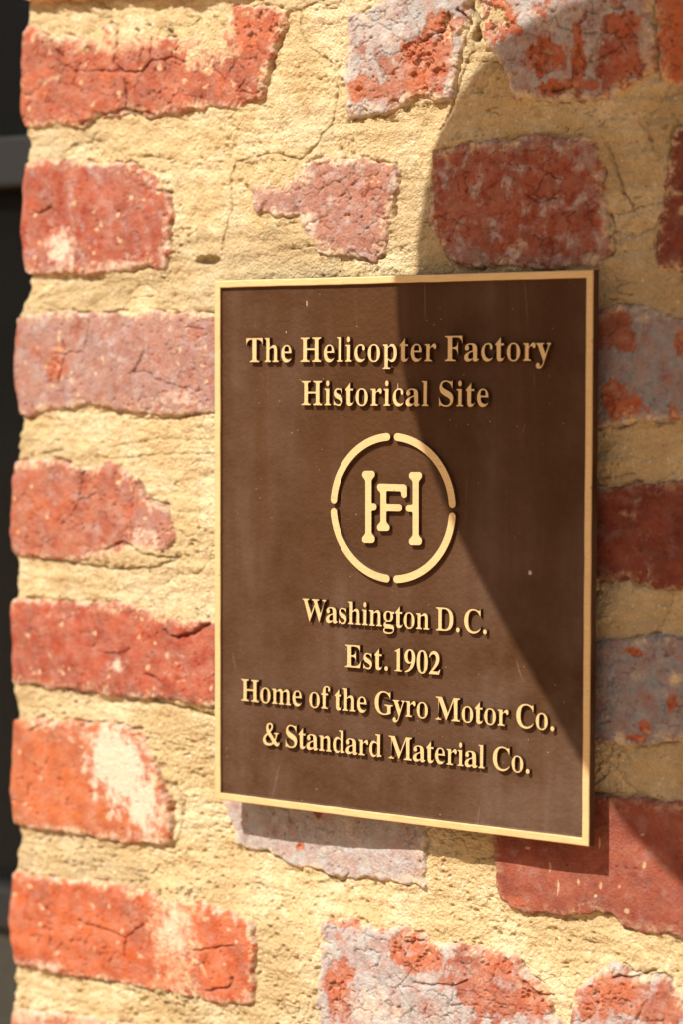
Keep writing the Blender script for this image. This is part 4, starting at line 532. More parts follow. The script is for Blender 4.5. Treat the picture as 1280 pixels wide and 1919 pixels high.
# ---- how each brick looks: height above the joint (mm), base colour, kiln-skin colour, share of skin, roughness of face, dust
RED = C_(0.43, 0.085, 0.035); ORANGE = C_(0.55, 0.125, 0.035); DARK = C_(0.21, 0.040, 0.022); PINK = C_(0.42, 0.155, 0.10)
GREY = C_(0.42, 0.41, 0.40); BGREY = C_(0.25, 0.27, 0.29); FRESH = C_(0.56, 0.13, 0.045); MAUVE = C_(0.34, 0.195, 0.17)
WASH = C_(0.70, 0.56, 0.43); MORT = C_(0.68, 0.515, 0.275); PALEM = C_(0.78, 0.64, 0.40); BROWNM = C_(0.58, 0.42, 0.215); BLACK = C_(0.13, 0.075, 0.06)
STYLE = {  # h0, base, skin, skin share, rough, dust, label
 0: (7.0, ORANGE, WASH, .25, .6, .3, 'orange brick standing proud at the top left corner'),
 1: (1.6, C_(0.46, .105, .05), WASH, .12, 1.2, .6, 'crumbling red brick with branching cracks and a mortar patch'),
 2: (2.2, C_(0.40, .075, .038), MAUVE, .25, .6, .5, 'deep red header brick with white bloom along its lower edge'),
 3: (1.4, C_(0.40, .12, .075), MAUVE, .6, .7, .5, 'mauve pink brick with fine cracks'),
 4: (1.6, C_(0.43, .105, .055), MAUVE, .35, .9, .7, 'red brown brick with ragged right end'),
 5: (2.0, C_(0.42, .075, .036), MAUVE, .12, .6, .5, 'red brick with dark blue scorched lower edge'),
 6: (2.4, C_(0.52, .125, .04), WASH, .05, .35, .4, 'orange brick with a white slanting bloom'),
 7: (2.0, C_(0.55, .105, .032), WASH, .06, .7, .5, 'bright orange brick with a chalky band across it'),
 8: (1.5, C_(0.48, .13, .06), WASH, .5, .7, .6, None),
 9: (2.0, C_(0.44, .16, .10), GREY, .72, 1.5, .3, 'grey skinned brick with spalled orange hollows'),
 10: (1.8, C_(0.42, .10, .05), GREY, .60, 1.2, .4, 'grey skinned brick with deep orange chips'),
 11: (1.6, ORANGE, MAUVE, .4, .7, .5, None),
 12: (1.2, C_(0.40, .13, .085), MAUVE, .5, 1.2, .8, 'mauve brick half covered by mortar'),
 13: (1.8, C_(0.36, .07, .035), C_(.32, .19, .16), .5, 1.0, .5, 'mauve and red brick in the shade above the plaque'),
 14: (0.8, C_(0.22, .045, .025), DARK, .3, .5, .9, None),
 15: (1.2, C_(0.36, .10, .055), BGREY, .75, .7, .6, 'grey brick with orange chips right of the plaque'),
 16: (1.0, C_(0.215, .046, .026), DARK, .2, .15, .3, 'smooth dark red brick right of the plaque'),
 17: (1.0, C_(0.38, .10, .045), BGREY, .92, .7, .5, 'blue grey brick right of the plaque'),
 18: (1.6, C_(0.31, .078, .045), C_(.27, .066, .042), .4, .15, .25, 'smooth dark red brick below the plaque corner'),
 19: (1.6, C_(0.40, .13, .08), GREY, .90, .6, .4, 'pale grey brick under the plaque'),
 20: (1.8, C_(0.44, .13, .08), GREY, .72, 1.3, .4, 'grey and red pitted brick at the bottom'),
 21: (1.8, C_(0.42, .12, .07), GREY, .6, 1.4, .4, 'broken grey and red brick at the bottom right'),
}
EXTRA = extra_bricks()
ALL = dict(BRICKS); ALL.update(EXTRA)
rs = np.random.RandomState(7)
for k in EXTRA:
    b = [RED, ORANGE, PINK, DARK, MAUVE][rs.randint(5)]
    STYLE[k] = (rs.uniform(1, 2.2), b, [GREY, MAUVE, WASH][rs.randint(3)], rs.uniform(.1, .7), .8, .5, None)

# ------------------------------------------------------------------ mortar height
WX = 1.8 * fbm(U / 13, V / 13, 3, 3); WY = 1.8 * fbm(U / 13, V / 13, 3, 4)
def mortar_height():
    h = -1.7 + 1.5 * fbm(U / 52, V / 40, 2, 11) + 1.5 * fbm(U / 17, V / 12, 3, 12)
    # slumped ledges along the bed joints
    bed = fbm(U / 70 + WX / 20, V / 11, 2, 15)
    h += .65 * np.abs(bed) * 2 - 0.35
    # repair patches: cells with a step and a seam between them
    d1, d2, rr = worley((U + 9 * fbm(U / 25, V / 25, 3, 23)) / 95, (V + 9 * fbm(U / 25, V / 25, 3, 24)) / 62, 25)
    h += 1.1 * (rr - .5) * sstep(.0, .05, d2 - d1) - .9 * np.exp(-((d2 - d1) / .012) ** 2) * (rr > .45)
    # trowel drags
    h += .45 * fbm((U * .9 + V * .35) / 26, (V - .3 * U) / 3.6, 3, 26) * sstep(.0, .4, fbm(U / 38, V / 38, 2, 27))
    h -= 1.6 * np.exp(-(bed / .02) ** 2) * sstep(.12, .4, fbm(U / 30, V / 30, 2, 16))
    rough = sstep(-.35, .45, fbm(U / 45, V / 45, 2, 17) + np.clip((-V - 120) / 260, -.25, .35))
    h += (0.26 + .40 * rough) * fbm((U + WX) / 4.6, (V + WY) / 4.2, 3, 18, .6)
    g = fbm(U / 2.1, V / 1.9, 2, 19, .7)
    h += (.12 + .22 * rough) * g
    d, f2, r = worley((U + .5 * WX) / 2.5, (V + .5 * WY) / 2.2, 21)
    h += (.16 + .50 * rough) * (1 - 1.6 * d) * (.4 + .9 * r)
    d, f2, r = worley(U / 5.5 + WX / 4, V / 4.6 + WY / 4, 20)
    h -= 1.5 * (.25 + rough) * sstep(.36, .08, d) * (r > .62)
    # sand grains standing proud
    d, f2, r = worley(U / 2.4, V / 2.4, 22)
    h += .30 * sstep(.42, .1, d) * (r > .5)
    return h, rough, rr
HM, ROUGH, REPAIR = mortar_height()
# the face of the wall lies deeper under the lower left of the plaque
DEEP = -10.0 * np.exp(-((U + 85) / 75) ** 4 - ((V + 165) / 50) ** 4) - 4.8 * np.exp(-((U - 75) / 85) ** 4 - ((V + 165) / 55) ** 4)
HM += DEEP
# ------------------------------------------------------------------ bricks: heights and pigment on windows of the grid
def crack_field(x, y, seed, w):
    n = fbm(x, y, 3, seed); return np.exp(-(n / w) ** 2)
HB = np.full(U.shape, -60.0)
brick_data = {}
CRK = []
for pts, depth, width in CRACKS:
    p = np.array(pts); CRK.append((p[:, 0].min() - 6, p[:, 0].max() + 6, p[:, 1].min() - 6, p[:, 1].max() + 6, pts, depth, width))
def apply_cracks(h, x, y, gain=1.0):
    lo, hi, l2, h2 = x.min(), x.max(), y.min(), y.max()
    wx = 1.3 * fbm(x / 6, y / 6, 2, 71); wy = 1.3 * fbm(x / 6, y / 6, 2, 72)
    k = np.zeros(x.shape)
    for a, b, c, d, pts, depth, width in CRK:
        if a > hi or b < lo or c > h2 or d < l2: continue
        m = (x > a) & (x < b) & (y > c) & (y < d)
        if not m.any(): continue
        dd = line_dist(pts, x[m] + wx[m], y[m] + wy[m])
        ww = width * (0.42 + 0.25 * perlin(x[m] / 5, y[m] / 5, 73))
        e = np.exp(-(dd / np.maximum(ww, .45)) ** 2)
        h[m] -= gain * depth * e; k[m] = np.maximum(k[m], e)
    return k
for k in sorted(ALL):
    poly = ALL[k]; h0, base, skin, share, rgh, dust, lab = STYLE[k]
    P = np.array(poly)
    i0 = np.searchsorted(xs, P[:, 0].min() - 5); i1 = np.searchsorted(xs, P[:, 0].max() + 5)
    j0 = np.searchsorted(zs, P[:, 1].min() - 5); j1 = np.searchsorted(zs, P[:, 1].max() + 5)
    sl = (slice(j0, j1), slice(i0, i1))
    x = U[sl]; y = V[sl]; sd_ = k * 13
    wx = 2.2 * perlin(x / 17, y / 17, sd_ + 1) + 1.3 * perlin(x / 6, y / 6, sd_ + 2) + .45 * perlin(x / 2.6, y / 2.6, sd_ + 3)
    wy = 1.6 * perlin(x / 17, y / 17, sd_ + 4) + 1.3 * perlin(x / 6, y / 6, sd_ + 5) + .45 * perlin(x / 2.6, y / 2.6, sd_ + 6)
    sd = poly_sd(poly, x + wx, y + wy)
    h = h0 + DEEP[sl] + .8 * perlin(x / 48, y / 34, sd_ + 7) + rgh * .55 * fbm(x / 13, y / 11, 3, sd_ + 8) + (.08 + .15 * rgh) * fbm(x / 3.4, y / 3.4, 3, sd_ + 9, .7)
    # kiln skin and the places where it came off
    e = {c: np.zeros(x.shape) for c in 'wgormpkd'}
    PWX = fbm(x / 9, y / 12, 5, sd_ + 70, .68); PWY = fbm(x / 9, y / 12, 5, sd_ + 71, .68)
    for (bk, px, py, rx, ry, rot, kind, st) in PATCHES:
        if bk != k: continue
        a = math.radians(rot)
        wq = .75 if kind != 'd' else .2
        dx = x - px + wq * rx * PWX; dy = y - py + wq * ry * PWY
        q = np.hypot((dx * math.cos(a) + dy * math.sin(a)) / rx, (-dx * math.sin(a) + dy * math.cos(a)) / ry)
        e[kind] = np.maximum(e[kind], st * np.clip(1.25 - q, 0, 1))
    s1 = fbm((x + 4 * PWX) / 12, (y + 5 * PWY) / 17, 6, sd_ + 10, .78)
    thr = (share - .5) * 1.5
    skinm = sstep(-.22, .2, s1 + thr - 1.1 * e['r'] - 1.3 * e['o'] + .9 * e['g'] + .5 * e['p'])
    spn = fbm(x / 9, y / 8, 4, sd_ + 11, .55)
    spall = sstep(.50, .60, spn + .08 * rgh + .42 * e['o'] - .17 + .3 * fbm(x / 3.5, y / 4.5, 3, sd_ + 39, .7)) * sstep(-1, 1, rgh * 2 - .2 + e['o'] * 3)
    h -= spall * (1.0 + .7 * np.abs(fbm(x / 3.5, y / 3.5, 2, sd_ + 12)) + .8 * e['o'] * (k in (1, 9, 10, 20, 21)))
    h += .22 * skinm * min(rgh, 1)
    # cracks
    if k < 100:
        cm = sstep(.05, .3, fbm(x / 28, y / 24, 2, sd_ + 13))
        cr = crack_field(x / 21, y / 15, sd_ + 14, .020) * cm * min(rgh, 1.1)
        h -= 1.1 * cr
        # craze of angular cracks
        qx = x + 3.2 * fbm(x / 9, y / 9, 3, sd_ + 60); qy = y + 3.2 * fbm(x / 9, y / 9, 3, sd_ + 61)
        d1, d2_, r_ = worley(qx / 15, qy / 11, sd_ + 62)
        net = np.exp(-((d2_ - d1) / .045) ** 2) * sstep(.0, .35, fbm(x / 22, y / 20, 2, sd_ + 63) + (rgh - .9) * .5)
        h -= 1.2 * net * min(rgh, 1.2)
        cr = np.maximum(cr, net)
        kk = apply_cracks(h, x, y)
        h -= 0
    else:
        cr = np.zeros(x.shape); kk = cr
    # pits
    d, f2, r = worley(x / 4.4, y / 4.4, sd_ + 15)
    pit = sstep(.30, .08, d) * (r > 1 - .13 * min(rgh, 1.3))
    h -= 1.0 * pit
    # worn arrises and chipped edges
    ed = np.maximum(sd, 0)
    h -= 1.2 * np.exp(-ed / 1.1)
    chip = sstep(.1, .5, perlin(x / 11, y / 11, sd_ + 16) - ed / 14)
    h -= 1.3 * chip * rgh
    # open seam between brick and mortar here and there
    seam = np.exp(-((sd + .3) / .8) ** 2) * sstep(-.05, .35, fbm(x / 17, y / 17, 3, sd_ + 41))
    h -= 2.4 * seam; HM[sl] -= 2.4 * seam
    out = sd < 0
    h = np.where(out, h + sd * 7, h); h = np.maximum(h, -15)
    # ---- pigment
    t = fbm(x / 20, y / 16, 4, sd_ + 20); t2 = fbm(x / 4, y / 4, 3, sd_ + 21, .65); t3 = perlin(x / 1.7, y / 1.7, sd_ + 22)
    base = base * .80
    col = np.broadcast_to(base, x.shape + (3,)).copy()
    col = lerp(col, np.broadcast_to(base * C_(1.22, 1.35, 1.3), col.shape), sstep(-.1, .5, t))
    col = lerp(col, np.broadcast_to(base * C_(.72, .66, .75), col.shape), sstep(.05, .55, -t + .3 * t2) * .8)
    col = lerp(col, np.broadcast_to(ORANGE, col.shape), np.clip(e['o'], 0, 1) * .45)
    sk = skin * C_(1, 1, 1)
    skv = np.broadcast_to(sk, col.shape) * (1 + .12 * t2 + .05 * t3 + .22 * fbm(x / 14, y / 12, 3, sd_ + 74))[..., None]
    col = lerp(col, skv, np.clip(skinm * (.66 + .7 * fbm(x / 9, y / 12, 5, sd_ + 72, .62) + .18 * np.sign(share - .5)), 0, 1))
    col = lerp(col, np.broadcast_to(PINK, col.shape), np.clip(e['p'] * sstep(-.4, .5, t2), 0, .8))
    fr = FRESH if k not in (16, 18, 14) else base * 1.15
    frc = lerp(np.broadcast_to(fr * C_(.75, .62, .6), col.shape), np.broadcast_to(fr * C_(1.05, 1.5, 1.9), col.shape), sstep(-.5, .6, t2 + .4 * fbm(x / 8, y / 8, 2, sd_ + 43)))
    col = lerp(col, frc, np.clip(spall * (.8 + .4 * t2), 0, .95))
    hz = {13: .75, 12: .6, 3: .45, 9: .5, 10: .45, 15: .4, 17: .4, 19: .4, 20: .5, 21: .5, 2: .35, 4: .3, 1: .15}.get(k, .12)
    col = lerp(col, np.broadcast_to(C_(.53, .50, .49) if k not in (15, 17) else C_(.36, .36, .38), col.shape), hz * sstep(.0, .62, fbm((x + 3 * PWX) / 11, (y + 3 * PWY) / 10, 5, sd_ + 75, .66)))
    col = col * (1 - .35 * sstep(.15, .6, fbm(x / 5.5, y / 5, 4, sd_ + 76, .62)) * min(rgh, 1))[..., None]
    pal = np.clip(.11 + .36 * fbm(x / 10, y / 9, 5, sd_ + 44, .7) + .10 * dust, 0, .5) * (.35 if k in (14, 16, 18) else 1)
    col = lerp(col, np.broadcast_to(C_(.49, .31, .22), col.shape), pal)
    fringe = sstep(8.5, .2, sd + 3.0 * fbm(x / 12, y / 10, 2, sd_ + 80)) * sstep(-.05, .45, .8 * fbm(x / 3.2, y / 3.2, 4, sd_ + 81, .75) + .5 * fbm(x / 13, y / 9, 2, sd_ + 82)) * (.35 if k in (16, 18) else .8)
    col = lerp(col, np.broadcast_to(PALEM * C_(.97, .93, .9), col.shape), fringe)
    rim = sstep(4.5, .3, sd) * sstep(-.2, .5, fbm(x / 7, y / 7, 3, sd_ + 45)) * (.2 if k in (14, 16, 17, 18) else .75)
    col = lerp(col, np.broadcast_to(WASH * .97, col.shape), rim)
    col = lerp(col, np.broadcast_to(C_(.60, .42, .26), col.shape), sstep(.55, .8, t2 + .2 * t3) * .55 * dust)       # light inclusions
    d, f2, r = worley(x / 6.5, y / 6.5, sd_ + 24)
    col = lerp(col, np.broadcast_to(C_(.66, .48, .29), col.shape), sstep(.26, .1, d * (1 + 1.2 * t2)) * (r > .9) * .75 * (k < 9))
    col = lerp(col, np.broadcast_to(BLACK, col.shape), np.clip(e['k'] * sstep(-.15, .35, t2), 0, .75))
    wsh = np.clip(e['w'] * 1.15 - .55 + .75 * fbm(x / 5.5, y / 4.2, 4, sd_ + 25, .65), 0, .93)
    col = lerp(col, np.broadcast_to(WASH, col.shape), wsh)
    col = lerp(col, np.broadcast_to(C_(.62, .47, .27), col.shape), np.clip(e['d'] * 1.1 - .25 + .3 * t2, 0, .65))
    crack_tone = np.clip(.75 * (kk + .6 * cr), 0, .6)  # darker colour along the cracks
    col = lerp(col, col * .62, crack_tone)
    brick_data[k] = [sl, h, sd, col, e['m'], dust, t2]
    HB[sl] = np.maximum(HB[sl], h)
    # mortar smeared over this brick, and the joint hugging its edge
    near = np.exp(-np.abs(sd) / 5.5)
    smear = fbm(x / 16, y / 9, 3, sd_ + 30)
    HM[sl] += near * (.55 * dust + 1.9 * smear + .9 * fbm(x / 5, y / 5, 3, sd_ + 73, .6))
    lift = np.clip(e['m'], 0, 2.2) * sstep(-.55, .25, fbm(x / 6, y / 5, 4, sd_ + 31) + .28 * e['m'] - .18)
    HM[sl] = np.maximum(HM[sl], np.where(lift > .02, h0 + DEEP[sl] - .9 + .8 * lift + .5 * fbm(x / 3.4, y / 3.4, 3, 33), -99))
km = apply_cracks(HM, U, V)
for (px, py, rx, ry, dep) in HOLES:
    q = np.hypot((U - px) / rx, (V - py) / ry) + .25 * perlin(U / 3, V / 3, 40)
    HM -= dep * sstep(1.15, .7, q)
    for k, bd in brick_data.items():
        sl = bd[0]; bd[1] -= dep * sstep(1.15, .7, q[sl])
# smooth, washed mortar in the right part of the wall
print('fields', round(time.time() - T0, 1))

def grid_mesh(name, sl, H, keep, col, mat, parent, **k):
    idx = np.full(H.shape, -1, np.int64)
    vk = np.zeros(H.shape, bool)
    vk[:-1, :-1] |= keep; vk[1:, :-1] |= keep; vk[:-1, 1:] |= keep; vk[1:, 1:] |= keep
    idx[vk] = np.arange(vk.sum())
    co = place(H, sl)[vk]
    jj, ii = np.nonzero(keep)
    f = np.stack([idx[jj, ii], idx[jj, ii + 1], idx[jj + 1, ii + 1], idx[jj + 1, ii]], 1).astype(np.int32)
    me = bpy.data.meshes.new(name)
    me.vertices.add(len(co)); me.vertices.foreach_set('co', (co - np.array(parent.location)[None]).astype(np.float32).ravel())
    me.loops.add(f.size); me.loops.foreach_set('vertex_index', f.ravel())
    me.polygons.add(len(f)); me.polygons.foreach_set('loop_start', (np.arange(len(f)) * 4).astype(np.int32))
    me.polygons.foreach_set('use_smooth', np.ones(len(f), bool))
    me.update(calc_edges=True)
    ca = me.color_attributes.new('pigment', 'FLOAT_COLOR', 'POINT')
    c4 = np.ones((len(co), 4), np.float32); c4[:, :3] = np.clip(col[vk], 0.005, .95)
    ca.data.foreach_set('color', c4.ravel())
    me.materials.append(mat)
    o = bpy.data.objects.new(name, me)
    return link(o, parent, **k)

wall = empty('brick_wall', (0, 0.016, -0.45), label='weathered old brick wall with thick sandy yellow lime mortar behind the plaque', cat='wall')
tot = 0
for k, (sl, h, sd, col, em, dust, t2) in brick_data.items():
    hm = HM[sl]; gap = h - hm
    film = sstep(1.5, .0, gap + .9 * t2) * dust * .8
    film = np.maximum(film, sstep(.7, -.2, gap + .4 * t2) * .75)
    col = lerp(col, np.broadcast_to(PALEM * C_(1, .96, .95), col.shape), np.clip(film, 0, .85))
    k4 = lambda a: np.maximum(np.maximum(a[:-1, :-1], a[1:, :-1]), np.maximum(a[:-1, 1:], a[1:, 1:]))
    keep = (k4(gap) > -1.2) & (k4(sd) > -2.2)
    xx = U[sl][:-1, :-1]; zz = V[sl][:-1, :-1]
    tot += keep.sum()
    grid_mesh('brick', sl, h, keep, col, M_BRICK, wall, label=STYLE[k][6])
k4n = lambda a: np.minimum(np.minimum(a[:-1, :-1], a[1:, :-1]), np.minimum(a[:-1, 1:], a[1:, 1:]))
keep = k4n(HB - HM) < 1.2
# mortar pigment
a1 = fbm(U / 40, V / 34, 3, 50); a2 = fbm(U / 7, V / 6, 4, 51, .65); a3 = perlin(U / 1.6, V / 1.6, 52)
mc = np.broadcast_to(MORT, U.shape + (3,)).copy()
mc = lerp(mc, np.broadcast_to(PALEM, mc.shape), sstep(-.25, .55, a1 + .5 * a2))
mc = lerp(mc, np.broadcast_to(BROWNM, mc.shape), sstep(.12, .6, -a1 + .25 * a2) * .7)
mc = lerp(mc, np.broadcast_to(C_(.55, .36, .17), mc.shape), sstep(.3, .7, fbm(U / 22, V / 17, 3, 53)) * .5)
brickdust = sstep(.30, .75, fbm(U / 9, V / 7, 3, 54)) * sstep(-4.5, 0, HB - HM) * .5
mc = lerp(mc, np.broadcast_to(C_(.50, .38, .22), mc.shape), sstep(.45, .8, REPAIR) * .5)
mc = lerp(mc, np.broadcast_to(C_(.36, .25, .15), mc.shape), sstep(.35, .9, fbm(U / 18, V / 30, 5, 57, .7)) * .7)
mc = lerp(mc, np.broadcast_to(C_(.50, .22, .11), mc.shape), brickdust)
mc *= (1 + .10 * a3 + .10 * a2)[..., None]
d, f2, r = worley(U / 5, V / 5, 55)
mc = lerp(mc, np.broadcast_to(C_(.80, .72, .58), mc.shape), sstep(.2, .08, d) * (r > .9))
mc = lerp(mc, np.broadcast_to(C_(.45, .14, .06), mc.shape), sstep(.22, .08, d) * (r < .05) * .8)
mc = lerp(mc, mc * .72, np.clip(km, 0, 1) * .8)
full = (slice(0, NZ), slice(0, NX))
grid_mesh('mortar', full, HM, keep, mc, M_MORTAR, wall)
print('wall quads', tot + keep.sum(), round(time.time() - T0, 1))

# the body of the wall behind its face: one rough block, so the wall has its real thickness
vs, fs = box(-0.283, 0.352, 0.036, 0.30, -0.482, 0.481)
mesh_obj('wall_core', vs, fs, plain('core_mortar', (0.5, 0.35, 0.17), 0.9, 0.002), wall)

# ------------------------------------------------------------------ plaque
plaque = empty('plaque', (0, 0.0075, -0.1525), label='brown bronze plaque with raised gold border, lettering and ringed emblem on the brick wall', cat='plaque')
W2, H2, FR, DEP, BY = 0.1253, 0.1525, 0.0040, 0.0027, 0.0005   # BY: the border lies a little behind the lettering
def panel():
    # recessed field with a small fillet up to the border, then the side walls of the casting
    xi, zi = W2 - FR, H2 - FR
    vs, fs = [], []
    rings = [(xi + .0003, zi + .0003, BY + 0.00035), (xi - .0002, zi - .0002, DEP - .0005), (xi - .0009, zi - .0009, DEP)]
    for (a, b, y) in rings:
        vs += [(-a, y, -b), (a, y, -b), (a, y, b), (-a, y, b)]
    for r in range(2):
        for i in range(4):
            j = (i + 1) % 4; fs.append([r * 4 + i, r * 4 + j, r * 4 + 4 + j, r * 4 + 4 + i])
    fs.append([8, 9, 10, 11])
    return vs, fs
vs, fs = panel(); mesh_obj('panel', vs, fs, M_BROWN, plaque)
def side_casting():
    # outer sides and back, painted brown: slightly drafted
    rings = [(W2 - .0003, H2 - .0003, BY + 0.0006), (W2 + .0004, H2 + .0004, 0.0062), (W2 - .0004, H2 - .0004, 0.0070)]
    vs, fs = [], []
    for (a, b, y) in rings: vs += [(-a, y, -b), (a, y, -b), (a, y, b), (-a, y, b)]
    for r in range(2):
        for i in range(4):
            j = (i + 1) % 4; fs.append([r * 4 + j, r * 4 + i, r * 4 + 4 + i, r * 4 + 4 + j])
    fs.append([11, 10, 9, 8])
    return vs, fs
vs, fs = side_casting(); mesh_obj('casting_body', vs, fs, M_BROWN, plaque)
def border():
    prof = [(W2 - .0001, 0.0009), (W2, 0.0005), (W2 - .0003, 0.0001), (W2 - .0007, 0.0), (W2 - FR + .0005, 0.0), (W2 - FR + .0001, 0.0001), (W2 - FR - .0001, 0.0004), (W2 - FR - .00015, 0.0009)]
    vs, fs = [], []
    NS = 48; rr = np.random.RandomState(5); nick = np.convolve(rr.randn(NS * 4 + 4), [.25, .5, .25], 'same')
    n = NS * 4
    for k, (a, y) in enumerate(prof):
        b = a - W2 + H2; c = [(-a, -b), (a, -b), (a, b), (-a, b)]
        for i in range(n):
            q, t = divmod(i, NS); t /= NS; p0, p1 = c[q], c[(q + 1) % 4]
            x = p0[0] + (p1[0] - p0[0]) * t; z = p0[1] + (p1[1] - p0[1]) * t
            j = .00007 * nick[i] * (0 < t)
            if q % 2 == 0: z += j * (1 if k > 3 else .6)
            else: x += j * (1 if k > 3 else .6)
            vs.append((x, y + BY + .00004 * nick[i], z))
    for r in range(len(prof) - 1):
        for i in range(n):
            j = (i + 1) % n; fs.append([r * n + i, r * n + j, r * n + n + j, r * n + n + i])
    return vs, fs
vs, fs = border(); mesh_obj('border', vs, fs, M_GOLD, plaque)
import bmesh
def cyl(cx, cz, r, y0, y1, n=16):
    vs = [(cx + r * math.cos(2 * math.pi * i / n), y, cz + r * math.sin(2 * math.pi * i / n)) for y in (y0, y1) for i in range(n)]
    fs = [[i, (i + 1) % n, n + (i + 1) % n, n + i] for i in range(n)] + [list(range(n))[::-1], list(range(n, 2 * n))]
    return vs, fs
for sx in (-1, 1):
    for sz in (-1, 1):
        vs, fs = cyl(sx * 0.105, sz * 0.13, 0.004, 0.0068, 0.03); mesh_obj('mounting_stud', vs, fs, M_STEEL, plaque)

def relief_mesh(name, polys, lateral=0.00028, height=DEP, sub=0):
    """raised casting from closed outlines (metres, x/z): gold face, drafted brown sides"""
    cu = bpy.data.curves.new(name, 'CURVE'); cu.dimensions = '2D'; cu.fill_mode = 'BOTH'
    for p in polys:
        sp = cu.splines.new('POLY'); sp.points.add(len(p) - 1)
        for q, (a, b) in zip(sp.points, p): q.co = (a, b, 0, 1)
        sp.use_cyclic_u = True
    cu.extrude = 0.0005; cu.bevel_depth = lateral; cu.bevel_resolution = 0
    ob = bpy.data.objects.new('tmp', cu); COL.objects.link(ob)
    dg = bpy.context.evaluated_depsgraph_get(); dg.update()
    me = bpy.data.meshes.new_from_object(ob.evaluated_get(dg))
    bpy.data.objects.remove(ob); bpy.data.curves.remove(cu)
    me.name = name
    bm = bmesh.new(); bm.from_mesh(me)
    bmesh.ops.remove_doubles(bm, verts=bm.verts[:], dist=1e-6)
    back = [v for v in bm.verts if v.co.z < -1e-5]
    bmesh.ops.delete(bm, geom=back, context='VERTS')
    top = 0.0005 + lateral
    for v in bm.verts:
        t = v.co.z
        up = t > top - 1e-5
        # face on y = 0, foot just under the field of the panel
        y = 0.0 if up else height + 0.0002
        v.co = Vector((v.co.x, y, v.co.y))
    bmesh.ops.recalc_face_normals(bm, faces=bm.faces[:])
    for f in bm.faces:
        flat = all(abs(v.co.y) < 1e-7 for v in f.verts)
        if flat and f.normal.y > 0: f.normal_flip()
        f.material_index = 0 if flat else 1
    # soften the rim: a tiny chamfer between face and side
    rim = [e for e in bm.edges if len(e.link_faces) == 2 and {f.material_index for f in e.link_faces} == {0, 1}]
    for f in bm.faces: f.smooth = False
    me.materials.clear(); me.materials.append(M_GOLD); me.materials.append(M_BROWN)
    bm.to_mesh(me); bm.free()
    return me

def bez(pts, n=5):
    out = []
    L = len(pts)
    for i in range(L):
        p0 = pts[i]; p1 = pts[(i + 1) % L]
        a = np.array(p0[2:4], float); b = np.array(p0[4:6], float); c = np.array(p1[0:2], float); d = np.array(p1[2:4], float)
        m = (b + c) / 2; straight = np.linalg.norm(np.cross(d - a, m - a)) < 1.2 * (np.linalg.norm(d - a) + 1e-6)
        k = 1 if straight and np.linalg.norm(d - a) > 0 else n
        for t in range(k):
            t = t / k; out.append(a * (1 - t) ** 3 + 3 * b * t * (1 - t) ** 2 + 3 * c * t * t * (1 - t) + d * t ** 3)
    return np.array(out)
def crosses(p):
    a = p; b = np.roll(p, -1, 0); n = len(p)
    d = b - a
    def side(o, dd, q): return dd[:, None, 0] * (q[None, :, 1] - o[:, None, 1]) - dd[:, None, 1] * (q[None, :, 0] - o[:, None, 0])
    s1 = side(a, d, a); s2 = side(a, d, b)
    x = (s1 * s2 < -1e-9); x = x & x.T
    return bool(x.any())
def thin(p, ex, ey, outer_sign):
    p = p[np.linalg.norm(p - np.roll(p, 1, 0), axis=1) > 0.8]
    for f in (1, .8, .6, .4, .2, 0):
        q = thin_(p, ex * f, ey * (f if ey < 0 else 1), outer_sign)
        if not crosses(q): return q
    return p
def thin_(p, ex, ey, outer_sign):
    """pull the outline inwards by ex horizontally and ey vertically"""
    e = np.roll(p, -1, 0) - p; e = e / (np.linalg.norm(e, axis=1)[:, None] + 1e-9); nx = e + np.roll(e, 1, 0)
    nrm = np.stack([nx[:, 1], -nx[:, 0]], 1); nrm /= (np.linalg.norm(nrm, axis=1)[:, None] + 1e-9)
    return p - nrm * np.array([ex, ey])[None] * outer_sign
def area(p): return .5 * np.sum(p[:, 0] * np.roll(p[:, 1], -1) - np.roll(p[:, 0], -1) * p[:, 1])
def catmull(pts, n=5):
    """closed smooth outline through points; a third item 1 marks a corner"""
    out = []; L = len(pts); P = [np.array(q[:2], float) for q in pts]; cor = [len(q) > 2 for q in pts]
    for i in range(L):
        p0, p1, p2, p3 = P[i - 1], P[i], P[(i + 1) % L], P[(i + 2) % L]
        if cor[i]: p0 = p1 - (p2 - p1) * .5
        if cor[(i + 1) % L]: p3 = p2 + (p2 - p1) * .5
        if cor[i] and cor[(i + 1) % L]: out.append(p1); continue
        for k in range(n):
            t = k / n
            out.append(.5 * (2 * p1 + (p2 - p0) * t + (2 * p0 - 5 * p1 + 4 * p2 - p3) * t * t + (3 * p1 - p0 - 3 * p2 + p3) * t ** 3))
    return np.array(out)
